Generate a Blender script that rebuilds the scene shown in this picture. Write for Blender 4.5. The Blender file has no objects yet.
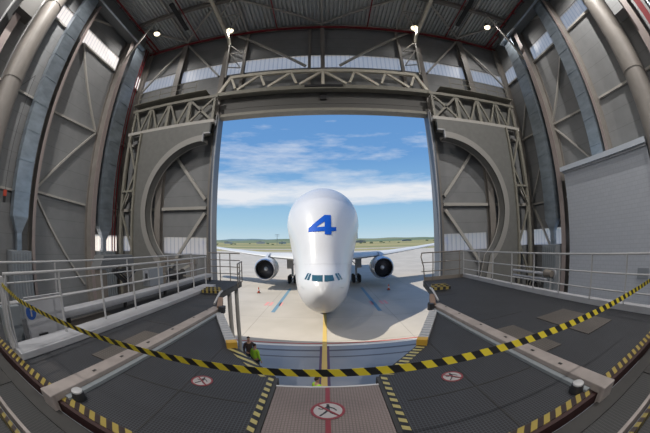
import bpy, bmesh, math, random
from mathutils import Vector, Matrix
from mathutils.bvhtree import BVHTree
random.seed(7)
R = math.radians
SC = bpy.context.scene
COL = SC.collection

# ------------------------------------------------------------------ camera
EYE = 6.2
PITCH, ROLL = R(5.1), -0.015
cd = bpy.data.cameras.new('camera')
cam = bpy.data.objects.new('camera', cd)
COL.objects.link(cam)
SC.camera = cam
cd.type = 'PANO'
def setpano(k, v):
    for tgt in (cd, getattr(cd, 'cycles', None)):
        if tgt is None: continue
        try:
            setattr(tgt, k, v)
            return
        except Exception:
            pass
cd.sensor_width = 36.0
cd.sensor_height = 24.0
setpano('panorama_type', 'FISHEYE_EQUISOLID')
setpano('fisheye_lens', 280 / 650 * 36)
setpano('fisheye_fov', R(185))
cd.clip_start = 0.05
cd.clip_end = 8000
_u = Vector((0, -math.sin(PITCH), math.cos(PITCH)))
_x = Vector((1, 0, 0))
_r = _x * math.cos(ROLL) + _u * math.sin(ROLL)
_up = _u * math.cos(ROLL) - _x * math.sin(ROLL)
_f = Vector((0, math.cos(PITCH), math.sin(PITCH)))
cam.matrix_world = Matrix(((_r.x, _up.x, -_f.x, 0), (_r.y, _up.y, -_f.y, 0), (_r.z, _up.z, -_f.z, EYE), (0, 0, 0, 1)))

# ------------------------------------------------------------------ world, sun, exposure
SC.view_settings.view_transform = 'Standard'
SC.view_settings.look = 'None'
SC.view_settings.gamma = 1
SC.view_settings.exposure = 0.0
SUN_E = 4.6
SKY_S = 1.0
LAMP_W = 380
FILL_LAMP_W = 4200  # power of the unseen lamps added to brighten the interior

w = bpy.data.worlds.new('sky')
SC.world = w
w.use_nodes = True
nt = w.node_tree
for n in list(nt.nodes): nt.nodes.remove(n)
N = nt.nodes.new
L = nt.links.new
out = N('ShaderNodeOutputWorld'); bg = N('ShaderNodeBackground'); bg.inputs[1].default_value = SKY_S
L(bg.outputs[0], out.inputs[0])
tc = N('ShaderNodeTexCoord'); sep = N('ShaderNodeSeparateXYZ'); L(tc.outputs['Generated'], sep.inputs[0])
ramp = N('ShaderNodeValToRGB'); L(sep.outputs['Z'], ramp.inputs[0])
cr = ramp.color_ramp
cr.elements[0].position = 0.0; cr.elements[0].color = (0.55, 0.70, 0.78, 1)
cr.elements[1].position = 1.0; cr.elements[1].color = (0.10, 0.24, 0.62, 1)
for p_, c_ in ((0.06, (0.38, 0.60, 0.76, 1)), (0.16, (0.24, 0.47, 0.73, 1)), (0.30, (0.145, 0.335, 0.655, 1)), (0.45, (0.125, 0.30, 0.62, 1))):
    e = cr.elements.new(p_); e.color = c_
# clouds: streaky noise, stronger in a band 7.5-13 degrees above the horizon
mp = N('ShaderNodeMapping'); mp.inputs['Scale'].default_value = (2.4, 2.4, 13.0); mp.inputs['Location'].default_value = (0.35, 0.2, 0.4)
L(tc.outputs['Generated'], mp.inputs[0])
nz = N('ShaderNodeTexNoise'); nz.inputs['Scale'].default_value = 1.5; nz.inputs['Detail'].default_value = 9; nz.inputs['Roughness'].default_value = 0.62
L(mp.outputs[0], nz.inputs['Vector'])
band = N('ShaderNodeValToRGB'); L(sep.outputs['Z'], band.inputs[0])
bb = band.color_ramp
bb.elements[0].position = 0.10; bb.elements[0].color = (0.02, 0.02, 0.02, 1)
bb.elements[1].position = 0.9; bb.elements[1].color = (0.25,) * 3 + (1,)
for p_, v_ in ((0.125, 0.28), (0.14, 0.60), (0.175, 0.62), (0.205, 0.36), (0.25, 0.22), (0.30, 0.30), (0.34, 0.26), (0.39, 0.10), (0.47, 0.08)):
    e = bb.elements.new(p_); e.color = (v_, v_, v_, 1)
ad = N('ShaderNodeMath'); ad.operation = 'ADD'; L(nz.outputs[0], ad.inputs[0]); L(band.outputs[0], ad.inputs[1])
cm = N('ShaderNodeMapRange'); cm.inputs['From Min'].default_value = 0.72; cm.inputs['From Max'].default_value = 1.12
L(ad.outputs[0], cm.inputs['Value'])
mx = N('ShaderNodeMixRGB'); L(cm.outputs[0], mx.inputs[0]); L(ramp.outputs[0], mx.inputs[1]); mx.inputs[2].default_value = (0.80, 0.83, 0.88, 1)
L(mx.outputs[0], bg.inputs[0])

sd = bpy.data.lights.new('sun', 'SUN'); sd.energy = SUN_E; sd.angle = R(0.6); sd.color = (1.0, 0.95, 0.86)
sun = bpy.data.objects.new('sun', sd); COL.objects.link(sun)
sun.rotation_euler = Vector((0.85, -0.085, -1.0)).to_track_quat('-Z', 'Y').to_euler()
sun.location = (-40, 20, 50)

# ------------------------------------------------------------------ materials
def mat(name, col, rough=0.6, metal=0.0, noise=0.0, nscale=3.0, emit=None, spec=None, alpha=None, bump=0.0, stretch=None):
    m = bpy.data.materials.new(name); m.use_nodes = True
    t = m.node_tree; b = t.nodes['Principled BSDF']
    b.inputs['Base Color'].default_value = (*col, 1)
    b.inputs['Roughness'].default_value = rough
    b.inputs['Metallic'].default_value = metal
    if spec is not None: b.inputs['Specular IOR Level'].default_value = spec
    if noise > 0 or bump > 0:
        c = t.nodes.new('ShaderNodeTexCoord'); mp = t.nodes.new('ShaderNodeMapping')
        if stretch: mp.inputs['Scale'].default_value = stretch
        n = t.nodes.new('ShaderNodeTexNoise'); n.inputs['Scale'].default_value = nscale; n.inputs['Detail'].default_value = 5
        t.links.new(c.outputs['Object'], mp.inputs[0]); t.links.new(mp.outputs[0], n.inputs['Vector'])
        r = t.nodes.new('ShaderNodeMapRange'); r.inputs['To Min'].default_value = 1 - noise; r.inputs['To Max'].default_value = 1 + noise
        r.inputs['From Min'].default_value = 0.3; r.inputs['From Max'].default_value = 0.7
        t.links.new(n.outputs[0], r.inputs['Value'])
        v = t.nodes.new('ShaderNodeVectorMath'); v.operation = 'SCALE'; v.inputs[0].default_value = col
        t.links.new(r.outputs[0], v.inputs['Scale']); t.links.new(v.outputs[0], b.inputs['Base Color'])
        if bump > 0:
            bp = t.nodes.new('ShaderNodeBump'); bp.inputs['Strength'].default_value = bump
            t.links.new(n.outputs[0], bp.inputs['Height']); t.links.new(bp.outputs[0], b.inputs['Normal'])
    if emit: b.inputs['Emission Color'].default_value = (*emit[0], 1); b.inputs['Emission Strength'].default_value = emit[1]
    return m

def pattern_mat(name, base, line, kind, sx, sy, width=0.2, rough=0.6, axes='XY', noise=0.12):
    """procedural line pattern: kind 'lines' (along one axis), 'grid' or 'brick'"""
    m = bpy.data.materials.new(name); m.use_nodes = True
    t = m.node_tree; b = t.nodes['Principled BSDF']; b.inputs['Roughness'].default_value = rough
    c = t.nodes.new('ShaderNodeTexCoord'); s = t.nodes.new('ShaderNodeSeparateXYZ'); t.links.new(c.outputs['Object'], s.inputs[0])
    def saw(ax, per):
        d = t.nodes.new('ShaderNodeMath'); d.operation = 'DIVIDE'; t.links.new(s.outputs[ax], d.inputs[0]); d.inputs[1].default_value = per
        f = t.nodes.new('ShaderNodeMath'); f.operation = 'FRACT'; t.links.new(d.outputs[0], f.inputs[0])
        l = t.nodes.new('ShaderNodeMath'); l.operation = 'LESS_THAN'; t.links.new(f.outputs[0], l.inputs[0]); l.inputs[1].default_value = width
        return l
    a = saw(axes[0], sx); fac = a
    if kind == 'grid':
        b2 = saw(axes[1], sy)
        fac = t.nodes.new('ShaderNodeMath'); fac.operation = 'MAXIMUM'; t.links.new(a.outputs[0], fac.inputs[0]); t.links.new(b2.outputs[0], fac.inputs[1])
    n = t.nodes.new('ShaderNodeTexNoise'); n.inputs['Scale'].default_value = 1.7; n.inputs['Detail'].default_value = 6
    t.links.new(c.outputs['Object'], n.inputs['Vector'])
    mx = t.nodes.new('ShaderNodeMixRGB'); t.links.new(fac.outputs[0], mx.inputs[0]); mx.inputs[1].default_value = (*base, 1); mx.inputs[2].default_value = (*line, 1)
    r = t.nodes.new('ShaderNodeMapRange'); r.inputs['To Min'].default_value = 1 - noise; r.inputs['To Max'].default_value = 1 + noise
    r.inputs['From Min'].default_value = 0.3; r.inputs['From Max'].default_value = 0.7
    t.links.new(n.outputs[0], r.inputs['Value'])
    v = t.nodes.new('ShaderNodeVectorMath'); v.operation = 'SCALE'; t.links.new(mx.outputs[0], v.inputs[0]); t.links.new(r.outputs[0], v.inputs['Scale'])
    t.links.new(v.outputs[0], b.inputs['Base Color'])
    return m

def stripes_mat(name, ca, cb, ax, per, slant_ax=None, slant=0.0, rough=0.5):
    m = bpy.data.materials.new(name); m.use_nodes = True
    t = m.node_tree; b = t.nodes['Principled BSDF']; b.inputs['Roughness'].default_value = rough
    c = t.nodes.new('ShaderNodeTexCoord'); s = t.nodes.new('ShaderNodeSeparateXYZ'); t.links.new(c.outputs['Object'], s.inputs[0])
    src = s.outputs[ax]
    if slant_ax:
        k = t.nodes.new('ShaderNodeMath'); k.operation = 'MULTIPLY_ADD'; t.links.new(s.outputs[slant_ax], k.inputs[0]); k.inputs[1].default_value = slant
        t.links.new(src, k.inputs[2]); src = k.outputs[0]
    d = t.nodes.new('ShaderNodeMath'); d.operation = 'DIVIDE'; t.links.new(src, d.inputs[0]); d.inputs[1].default_value = per
    f = t.nodes.new('ShaderNodeMath'); f.operation = 'FRACT'; t.links.new(d.outputs[0], f.inputs[0])
    l = t.nodes.new('ShaderNodeMath'); l.operation = 'LESS_THAN'; t.links.new(f.outputs[0], l.inputs[0]); l.inputs[1].default_value = 0.5
    mx = t.nodes.new('ShaderNodeMixRGB'); t.links.new(l.outputs[0], mx.inputs[0]); mx.inputs[1].default_value = (*ca, 1); mx.inputs[2].default_value = (*cb, 1)
    t.links.new(mx.outputs[0], b.inputs['Base Color'])
    return m

YEL = (0.62, 0.50, 0.03); BLK = (0.012, 0.012, 0.013)
M = {}
M['wall'] = pattern_mat('wall_panel', (0.225, 0.230, 0.233), (0.175, 0.179, 0.182), 'lines', 1.02, 1, 0.03, 0.55, 'ZX', 0.06)
M['wall_green'] = mat('door_panel', (0.160, 0.160, 0.150), 0.6, noise=0.08)
M['block'] = None
M['roof'] = mat('roof_deck', (0.50, 0.52, 0.515), 0.5, noise=0.08)
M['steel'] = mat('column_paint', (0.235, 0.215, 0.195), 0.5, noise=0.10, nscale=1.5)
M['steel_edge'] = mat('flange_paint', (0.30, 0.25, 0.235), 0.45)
M['cream'] = mat('cream_paint', (0.68, 0.63, 0.52), 0.5, noise=0.08)
M['olive'] = mat('olive_paint', (0.23, 0.218, 0.18), 0.55, noise=0.08)
M['brace'] = mat('brace_paint', (0.42, 0.40, 0.365), 0.5)
M['galv'] = mat('galvanised_sheet', (0.36, 0.42, 0.48), 0.38, 0.8, noise=0.18, nscale=1.2, stretch=(1, 1, 2.5))
M['galv_flange'] = mat('duct_flange', (0.28, 0.31, 0.33), 0.4, 0.4)
M['cabinet'] = mat('cabinet_grey', (0.23, 0.25, 0.27), 0.5)
M['red'] = mat('red_paint', (0.21, 0.016, 0.022), 0.45)
M['darkred'] = mat('dark_red_lip', (0.028, 0.009, 0.008), 0.6, noise=0.2)
M['black'] = mat('black', (0.018, 0.018, 0.02), 0.55)
M['dark'] = mat('dark_shutter', (0.10, 0.097, 0.09), 0.6)
M['rail'] = mat('rail_paint', (0.40, 0.40, 0.405), 0.45, noise=0.06)
M['kerb'] = mat('kerb_paint', (0.34, 0.345, 0.365), 0.5, noise=0.10, nscale=2)
M['beam_white'] = mat('beam_worn_white', (0.27, 0.238, 0.222), 0.6, noise=0.16, nscale=4)
M['deck'] = pattern_mat('deck_grating', (0.009, 0.010, 0.0125), (0.038, 0.041, 0.049), 'grid', 0.034, 0.034, 0.28, 0.7)
M['grate'] = pattern_mat('service_grating', (0.012, 0.013, 0.014), (0.038, 0.039, 0.040), 'grid', 0.045, 0.022, 0.3, 0.6)
M['channel'] = mat('floor_channel', (0.028, 0.027, 0.026), 0.6, noise=0.25)
M['tan_deck'] = pattern_mat('bridge_grating', (0.175, 0.142, 0.134), (0.105, 0.085, 0.08), 'grid', 0.03, 0.03, 0.3, 0.6)
M['patch'] = pattern_mat('floor_hatch', (0.10, 0.087, 0.078), (0.055, 0.049, 0.044), 'grid', 0.05, 0.05, 0.3, 0.6)
M['sign_red'] = mat('sign_red', (0.17, 0.028, 0.035), 0.5)
M['sign_white'] = mat('sign_white', (0.30, 0.285, 0.285), 0.5)
M['sign_black'] = mat('sign_black', (0.03, 0.03, 0.035), 0.5)
M['sign_blue'] = mat('sign_blue', (0.02, 0.07, 0.26), 0.4)
M['glow_white'] = mat('lamp_lens', (0.9, 0.85, 0.7), 0.3, emit=((1.0, 0.86, 0.58), 3.0))
M['lampcase'] = mat('lamp_case', (0.10, 0.10, 0.10), 0.4, 0.4)
M['white_paint'] = mat('aircraft_white', (0.55, 0.55, 0.555), 0.25, noise=0.015, nscale=0.6)
M['nose_white'] = mat('radome_white', (0.84, 0.84, 0.83), 0.16)
M['wing_grey'] = mat('wing_grey', (0.60, 0.59, 0.56), 0.35)
M['decal_blue'] = mat('decal_blue', (0.003, 0.075, 0.42), 0.6, spec=0.15)
M['glass'] = mat('cockpit_glass', (0.02, 0.07, 0.09), 0.06, 0.0, spec=1.0)
M['nacelle'] = mat('nacelle_white', (0.52, 0.54, 0.56), 0.25)
M['lip'] = mat('intake_lip', (0.62, 0.63, 0.66), 0.22, 0.9)
M['fan'] = mat('fan_dark', (0.035, 0.035, 0.04), 0.35, 0.5)
M['tyre'] = mat('tyre', (0.02, 0.02, 0.02), 0.8)
M['cone'] = mat('cone_orange', (0.55, 0.08, 0.03), 0.5)
M['hivis'] = mat('hi_vis', (0.33, 0.62, 0.03), 0.6)
M['jacket'] = mat('dark_jacket', (0.05, 0.035, 0.032), 0.8)
M['trousers'] = mat('navy_trousers', (0.02, 0.022, 0.035), 0.8)
M['skin'] = mat('skin', (0.45, 0.26, 0.18), 0.6)
M['hair'] = mat('hair', (0.03, 0.018, 0.012), 0.8)
M['hfloor'] = mat('hangar_floor', (0.22, 0.235, 0.26), 0.35, noise=0.05, nscale=0.3)
M['line_red'] = mat('line_red', (0.45, 0.07, 0.06), 0.7)
M['line_white'] = mat('line_white', (0.72, 0.70, 0.66), 0.7)
M['line_yellow'] = mat('line_yellow', (0.58, 0.41, 0.12), 0.7)
M['line_blue'] = mat('line_blue', (0.13, 0.24, 0.31), 0.7)
M['line_pink'] = mat('line_pink', (0.62, 0.28, 0.26), 0.8)
M['line_dark'] = mat('line_dark', (0.07, 0.07, 0.085), 0.5)
M['purple'] = mat('line_purple', (0.09, 0.05, 0.10), 0.6)
M['tape'] = stripes_mat('tape_stripes', YEL, BLK, 'X', 0.118, 'Z', 0.9)
M['chev_x'] = stripes_mat('edge_stripes_x', (0.20, 0.155, 0.035), (0.02, 0.010, 0.009), 'X', 0.17, 'Y', 0.5)
M['chev_y'] = stripes_mat('edge_stripes_y', (0.30, 0.26, 0.10), BLK, 'Y', 0.13, 'X', 0.6)
M['chev_b'] = stripes_mat('bumper_stripes', (0.26, 0.20, 0.05), BLK, 'X', 0.16, 'Y', 1.0)
M['channel2'] = mat('machine_grey', (0.12, 0.125, 0.13), 0.5)
M['soil'] = mat('brown_pillar', (0.17, 0.15, 0.13), 0.6)

def block_mat():
    m = bpy.data.materials.new('block_wall'); m.use_nodes = True
    t = m.node_tree; b = t.nodes['Principled BSDF']; b.inputs['Roughness'].default_value = 0.8
    c = t.nodes.new('ShaderNodeTexCoord'); s = t.nodes.new('ShaderNodeSeparateXYZ'); cb = t.nodes.new('ShaderNodeCombineXYZ')
    t.links.new(c.outputs['Object'], s.inputs[0]); t.links.new(s.outputs['Y'], cb.inputs[0]); t.links.new(s.outputs['Z'], cb.inputs[1])
    br = t.nodes.new('ShaderNodeTexBrick'); br.inputs['Scale'].default_value = 1.0
    br.inputs['Brick Width'].default_value = 0.42; br.inputs['Row Height'].default_value = 0.21; br.inputs['Mortar Size'].default_value = 0.012
    br.inputs['Color1'].default_value = (0.43, 0.45, 0.49, 1); br.inputs['Color2'].default_value = (0.41, 0.43, 0.47, 1); br.inputs['Mortar'].default_value = (0.36, 0.38, 0.415, 1)
    t.links.new(cb.outputs[0], br.inputs['Vector']); t.links.new(br.outputs[0], b.inputs['Base Color'])
    return m
M['block'] = block_mat()

def window_mat():
    m = bpy.data.materials.new('ribbed_polycarbonate'); m.use_nodes = True
    t = m.node_tree
    for n in list(t.nodes): t.nodes.remove(n)
    o = t.nodes.new('ShaderNodeOutputMaterial'); tr = t.nodes.new('ShaderNodeBsdfTranslucent'); gl = t.nodes.new('ShaderNodeBsdfGlossy'); ms = t.nodes.new('ShaderNodeMixShader')
    gl.inputs['Roughness'].default_value = 0.4; ms.inputs[0].default_value = 0.05
    c = t.nodes.new('ShaderNodeTexCoord'); s = t.nodes.new('ShaderNodeSeparateXYZ'); t.links.new(c.outputs['Object'], s.inputs[0])
    a = t.nodes.new('ShaderNodeMath'); a.operation = 'ADD'; t.links.new(s.outputs[0], a.inputs[0]); t.links.new(s.outputs[1], a.inputs[1])
    d = t.nodes.new('ShaderNodeMath'); d.operation = 'DIVIDE'; t.links.new(a.outputs[0], d.inputs[0]); d.inputs[1].default_value = 0.33
    f = t.nodes.new('ShaderNodeMath'); f.operation = 'FRACT'; t.links.new(d.outputs[0], f.inputs[0])
    l = t.nodes.new('ShaderNodeMath'); l.operation = 'LESS_THAN'; t.links.new(f.outputs[0], l.inputs[0]); l.inputs[1].default_value = 0.22
    mx = t.nodes.new('ShaderNodeMixRGB'); t.links.new(l.outputs[0], mx.inputs[0]); mx.inputs[1].default_value = (1.0, 0.94, 0.88, 1); mx.inputs[2].default_value = (0.74, 0.72, 0.74, 1)
    t.links.new(mx.outputs[0], tr.inputs[0])
    tp = t.nodes.new('ShaderNodeBsdfTransparent'); m2 = t.nodes.new('ShaderNodeMixShader'); m2.inputs[0].default_value = 0.4; t.links.new(mx.outputs[0], tp.inputs[0]); t.links.new(tr.outputs[0], m2.inputs[1]); t.links.new(tp.outputs[0], m2.inputs[2]); t.links.new(m2.outputs[0], ms.inputs[1]); t.links.new(gl.outputs[0], ms.inputs[2]); t.links.new(ms.outputs[0], o.inputs[0])
    return m
M['window'] = window_mat()

def apron_mat():
    m = bpy.data.materials.new('apron_concrete'); m.use_nodes = True
    t = m.node_tree; b = t.nodes['Principled BSDF']; b.inputs['Roughness'].default_value = 0.75
    c = t.nodes.new('ShaderNodeTexCoord')
    n = t.nodes.new('ShaderNodeTexNoise'); n.inputs['Scale'].default_value = 0.22; n.inputs['Detail'].default_value = 8; t.links.new(c.outputs['Object'], n.inputs['Vector'])
    r = t.nodes.new('ShaderNodeValToRGB'); t.links.new(n.outputs[0], r.inputs[0])
    r.color_ramp.elements[0].position = 0.3; r.color_ramp.elements[0].color = (0.385, 0.345, 0.285, 1)
    r.color_ramp.elements[1].position = 0.7; r.color_ramp.elements[1].color = (0.475, 0.43, 0.365, 1)
    br = t.nodes.new('ShaderNodeTexBrick'); br.offset = 0; br.inputs['Scale'].default_value = 1; br.inputs['Brick Width'].default_value = 5.5; br.inputs['Row Height'].default_value = 5.5
    br.inputs['Mortar Size'].default_value = 0.03; br.inputs['Color1'].default_value = (1, 1, 1, 1); br.inputs['Color2'].default_value = (0.95, 0.95, 0.95, 1); br.inputs['Mortar'].default_value = (0.72, 0.72, 0.72, 1)
    t.links.new(c.outputs['Object'], br.inputs['Vector'])
    mu = t.nodes.new('ShaderNodeMixRGB'); mu.blend_type = 'MULTIPLY'; mu.inputs[0].default_value = 1
    t.links.new(r.outputs[0], mu.inputs[1]); t.links.new(br.outputs[0], mu.inputs[2]); t.links.new(mu.outputs[0], b.inputs['Base Color'])
    return m
M['apron'] = apron_mat()

def grass_mat(name, c1, c2, sc=0.012):
    m = bpy.data.materials.new(name); m.use_nodes = True
    t = m.node_tree; b = t.nodes['Principled BSDF']; b.inputs['Roughness'].default_value = 0.95
    c = t.nodes.new('ShaderNodeTexCoord'); mp = t.nodes.new('ShaderNodeMapping'); mp.inputs['Scale'].default_value = (0.35, 1.6, 1); t.links.new(c.outputs['Object'], mp.inputs[0])
    n = t.nodes.new('ShaderNodeTexNoise'); n.inputs['Scale'].default_value = sc; n.inputs['Detail'].default_value = 9; t.links.new(mp.outputs[0], n.inputs['Vector'])
    r = t.nodes.new('ShaderNodeValToRGB'); t.links.new(n.outputs[0], r.inputs[0])
    r.color_ramp.elements[0].position = 0.40; r.color_ramp.elements[0].color = (*c1, 1)
    r.color_ramp.elements[1].position = 0.62; r.color_ramp.elements[1].color = (*c2, 1)
    t.links.new(r.outputs[0], b.inputs['Base Color'])
    return m
M['grass'] = grass_mat('grass', (0.15, 0.17, 0.06), (0.36, 0.29, 0.13))
M['hill'] = grass_mat('hill', (0.07, 0.12, 0.06), (0.17, 0.19, 0.11), 0.004)

# ------------------------------------------------------------------ mesh helpers
class MB:
    def __init__(self): self.bm = bmesh.new()
    def box(self, a, b):
        x0, y0, z0 = [min(a[i], b[i]) for i in range(3)]; x1, y1, z1 = [max(a[i], b[i]) for i in range(3)]
        v = [self.bm.verts.new(p) for p in ((x0, y0, z0), (x1, y0, z0), (x1, y1, z0), (x0, y1, z0), (x0, y0, z1), (x1, y0, z1), (x1, y1, z1), (x0, y1, z1))]
        for f in ((0, 3, 2, 1), (4, 5, 6, 7), (0, 1, 5, 4), (1, 2, 6, 5), (2, 3, 7, 6), (3, 0, 4, 7)): self.bm.faces.new([v[i] for i in f])
        return self
    def bar(self, p, q, w, h, up=(0, 0, 1)):
        p, q = Vector(p), Vector(q); d = (q - p).normalized(); up = Vector(up)
        if abs(d.dot(up)) > 0.98: up = Vector((0, 1, 0))
        s = d.cross(up).normalized(); u = s.cross(d).normalized()
        v = []
        for c in (p, q):
            for a, b in ((-1, -1), (1, -1), (1, 1), (-1, 1)): v.append(self.bm.verts.new(c + s * (a * w / 2) + u * (b * h / 2)))
        for f in ((3, 2, 1, 0), (4, 5, 6, 7), (0, 1, 5, 4), (1, 2, 6, 5), (2, 3, 7, 6), (3, 0, 4, 7)): self.bm.faces.new([v[i] for i in f])
        return self
    def tube(self, pts, r, n=8, r2=None):
        pts = [Vector(p) for p in pts]
        rings = []
        for i, p in enumerate(pts):
            d = ((pts[min(i + 1, len(pts) - 1)] - pts[max(i - 1, 0)])).normalized()
            up = Vector((0, 0, 1)) if abs(d.z) < 0.95 else Vector((0, 1, 0))
            s = d.cross(up).normalized(); u = s.cross(d).normalized()
            rr = r if r2 is None else r + (r2 - r) * i / (len(pts) - 1)
            rings.append([self.bm.verts.new(p + s * (rr * math.cos(2 * math.pi * k / n)) + u * (rr * math.sin(2 * math.pi * k / n))) for k in range(n)])
        for a, b in zip(rings, rings[1:]):
            for k in range(n): self.bm.faces.new((a[k], a[(k + 1) % n], b[(k + 1) % n], b[k]))
        self.bm.faces.new(list(reversed(rings[0]))); self.bm.faces.new(rings[-1])
        return self
    def prism(self, poly, z0, z1, plane='XY'):
        # poly in the plane, extruded along the remaining axis
        def P(a, b, c): return {'XY': (a, b, c), 'XZ': (a, c, b), 'YZ': (c, a, b)}[plane]
        lo = [self.bm.verts.new(P(a, b, z0)) for a, b in poly]; hi = [self.bm.verts.new(P(a, b, z1)) for a, b in poly]
        n = len(poly)
        self.bm.faces.new(lo[::-1]); self.bm.faces.new(hi)
        for i in range(n): self.bm.faces.new((lo[i], lo[(i + 1) % n], hi[(i + 1) % n], hi[i]))
        return self
    def lathe(self, prof, n=32, axis='Y', c=(0, 0, 0), close=False):
        rings = []
        for r, t in prof:
            ring = []
            for k in range(n):
                a = 2 * math.pi * k / n
                if axis == 'Y': p = (c[0] + r * math.cos(a), c[1] + t, c[2] + r * math.sin(a))
                elif axis == 'X': p = (c[0] + t, c[1] + r * math.cos(a), c[2] + r * math.sin(a))
                else: p = (c[0] + r * math.cos(a), c[1] + r * math.sin(a), c[2] + t)
                ring.append(self.bm.verts.new(p))
            rings.append(ring)
        for a, b in zip(rings, rings[1:]):
            for k in range(n): self.bm.faces.new((a[k], a[(k + 1) % n], b[(k + 1) % n], b[k]))
        if close: self.bm.faces.new(rings[0]); self.bm.faces.new(rings[-1])
        return self
    def build(self, name, m, parent=None, smooth=False, bevel=0):
        bmesh.ops.recalc_face_normals(self.bm, faces=self.bm.faces)
        me = bpy.data.meshes.new(name); self.bm.to_mesh(me); self.bm.free()
        o = bpy.data.objects.new(name, me); COL.objects.link(o)
        me.materials.append(m)
        if smooth:
            for p in me.polygons: p.use_smooth = True
            try: me.set_sharp_from_angle(angle=R(38))
            except Exception: pass
        if bevel:
            md = o.modifiers.new('bevel', 'BEVEL'); md.width = bevel; md.segments = 2; md.limit_method = 'ANGLE'
        if parent: 
            o.parent = parent
            if parent.type == 'EMPTY' or True:
                o.matrix_parent_inverse = parent.matrix_world.inverted() if parent.location.length else Matrix.Identity(4)
        return o

def T(o, label, cat, group=None, kind=None):
    o['label'] = label; o['category'] = cat
    if group: o['group'] = group
    if kind: o['kind'] = kind
    return o
def E(name, loc, label, cat, group=None):
    o = bpy.data.objects.new(name, None); COL.objects.link(o); o.location = loc; o.empty_display_size = 0.2
    o.matrix_world = Matrix.Translation(loc)
    return T(o, label, cat, group)
def S(o): o['kind'] = 'structure'; return o
SIDE = {-1: 'left', 1: 'right'}

# ================================================================== SETTING
RZ = 22.7          # roof underside
WX = 15.6          # side wall inner face
WY = 16.8          # front wall inner face
# hangar floor, apron, fields
S(MB().box((-16.5, -21, -0.3), (16.5, 15.9, 0)).build('floor', M['hfloor']))
g = MB().box((-260, 15.9, -0.32), (260, 175, -0.002)).build('ground', M['apron']); S(g)
S(MB().box((-260, -200, -0.32), (-16.5, 15.9, -0.002)).build('ground', M['apron'])); S(MB().box((16.5, -200, -0.32), (260, 15.9, -0.002)).build('ground', M['apron'])); S(MB().box((-16.5, -200, -0.32), (16.5, -21, -0.002)).build('ground', M['apron']))
fm = MB(); fm.box((-3500, 175, -0.6), (3500, 3200, -0.05)); o = fm.build('grass_field', M['grass']); S(o)
fm = MB(); fm.prism([(-700, 262), (-60, 213), (300, 205), (300, 222), (-60, 236), (-700, 300)], -0.05, 0.05); S(fm.build('taxiway', M['apron']))

def hills(name, y, seed, hmax, m, x0=-2600, x1=2600):
    random.seed(seed); mb = MB(); n = 90; fr = []; tp = []; bk = []
    ph = [random.uniform(0, 6.28) for _ in range(5)]
    for i in range(n + 1):
        x = x0 + (x1 - x0) * i / n
        h = hmax * (0.62 + 0.2 * math.sin(x / 420 + ph[0]) + 0.1 * math.sin(x / 150 + ph[1]) + 0.06 * math.sin(x / 47 + ph[2])) 
        fr.append(mb.bm.verts.new((x, y - 500, -1))); tp.append(mb.bm.verts.new((x, y, h))); bk.append(mb.bm.verts.new((x, y + 500, -1)))
    for i in range(n):
        mb.bm.faces.new((fr[i], fr[i + 1], tp[i + 1], tp[i])); mb.bm.faces.new((tp[i], tp[i + 1], bk[i + 1], bk[i]))
    return S(mb.build(name, m))
hills('hill_range', 2300, 3, 34, M['hill'])
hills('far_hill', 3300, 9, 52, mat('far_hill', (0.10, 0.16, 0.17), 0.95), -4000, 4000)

# side walls with two translucent strips
def wallbox(name, boxes, m):
    mb = MB()
    for a, b in boxes: mb.box(a, b)
    return S(mb.build(name, m))
for s in (-1, 1):
    xi, xo = s * WX, s * (WX + 0.15)
    ys = 13.1 if s < 0 else 11.6
    bx = [((xi, -20, 0), (xo, 17, 5.3)), ((xi, -20, 6.45), (xo, 17, 18.55)), ((xi, -20, 19.8), (xo, 17, RZ)), ((xi, -20, 5.3), (xo, ys, 6.45))]
    wallbox('wall_' + SIDE[s], bx, M['wall'])
    S(MB().box((xi + s * 0.03, ys, 5.3), (xi + s * 0.07, 16.95, 6.45)).build('window_%d' % (1 if s < 0 else 2), M['window']))
    S(MB().box((xi + s * 0.03, -20, 18.55), (xi + s * 0.07, 16.95, 19.8)).build('window_%d' % (3 if s < 0 else 4), M['window']))
# front wall
fb = []
for s in (-1, 1):
    fb += [((s * 7.2, WY, 0), (s * 15.75, WY + 0.2, 5.33)), ((s * 7.2, WY, 6.45), (s * 15.75, WY + 0.2, 18.4)),
           ((s * 7.2, WY, 5.33), (s * 7.65, WY + 0.2, 6.45)), ((s * 11.15, WY, 5.33), (s * 11.75, WY + 0.2, 6.45)), ((s * 15.3, WY, 5.33), (s * 15.75, WY + 0.2, 6.45))]
fb += [((-7.2, WY, 14.6), (7.2, WY + 0.2, 18.4)), ((-15.75, WY, 19.65), (15.75, WY + 0.2, RZ))]
wallbox('wall_front', fb, M['wall'])
n = 5
for s in (-1, 1):
    for a, b in ((7.65, 11.15), (11.75, 15.3)):
        S(MB().box((s * a, WY + 0.06, 5.33), (s * b, WY + 0.1, 6.45)).build('window_%d' % n, M['window'])); n += 1
S(MB().box((-15.6, WY + 0.06, 18.4), (15.6, WY + 0.1, 19.65)).build('window_%d' % n, M['window'])); n += 1
# back wall, with a glazed band
wallbox('wall_back', [((-15.75, -21, 0), (15.75, -20.8, 9)), ((-15.75, -21, 17), (15.75, -20.8, RZ))], M['wall'])
S(MB().box((-15.6, -20.95, 9), (15.6, -20.9, 17)).build('window_%d' % n, M['window']))
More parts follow.
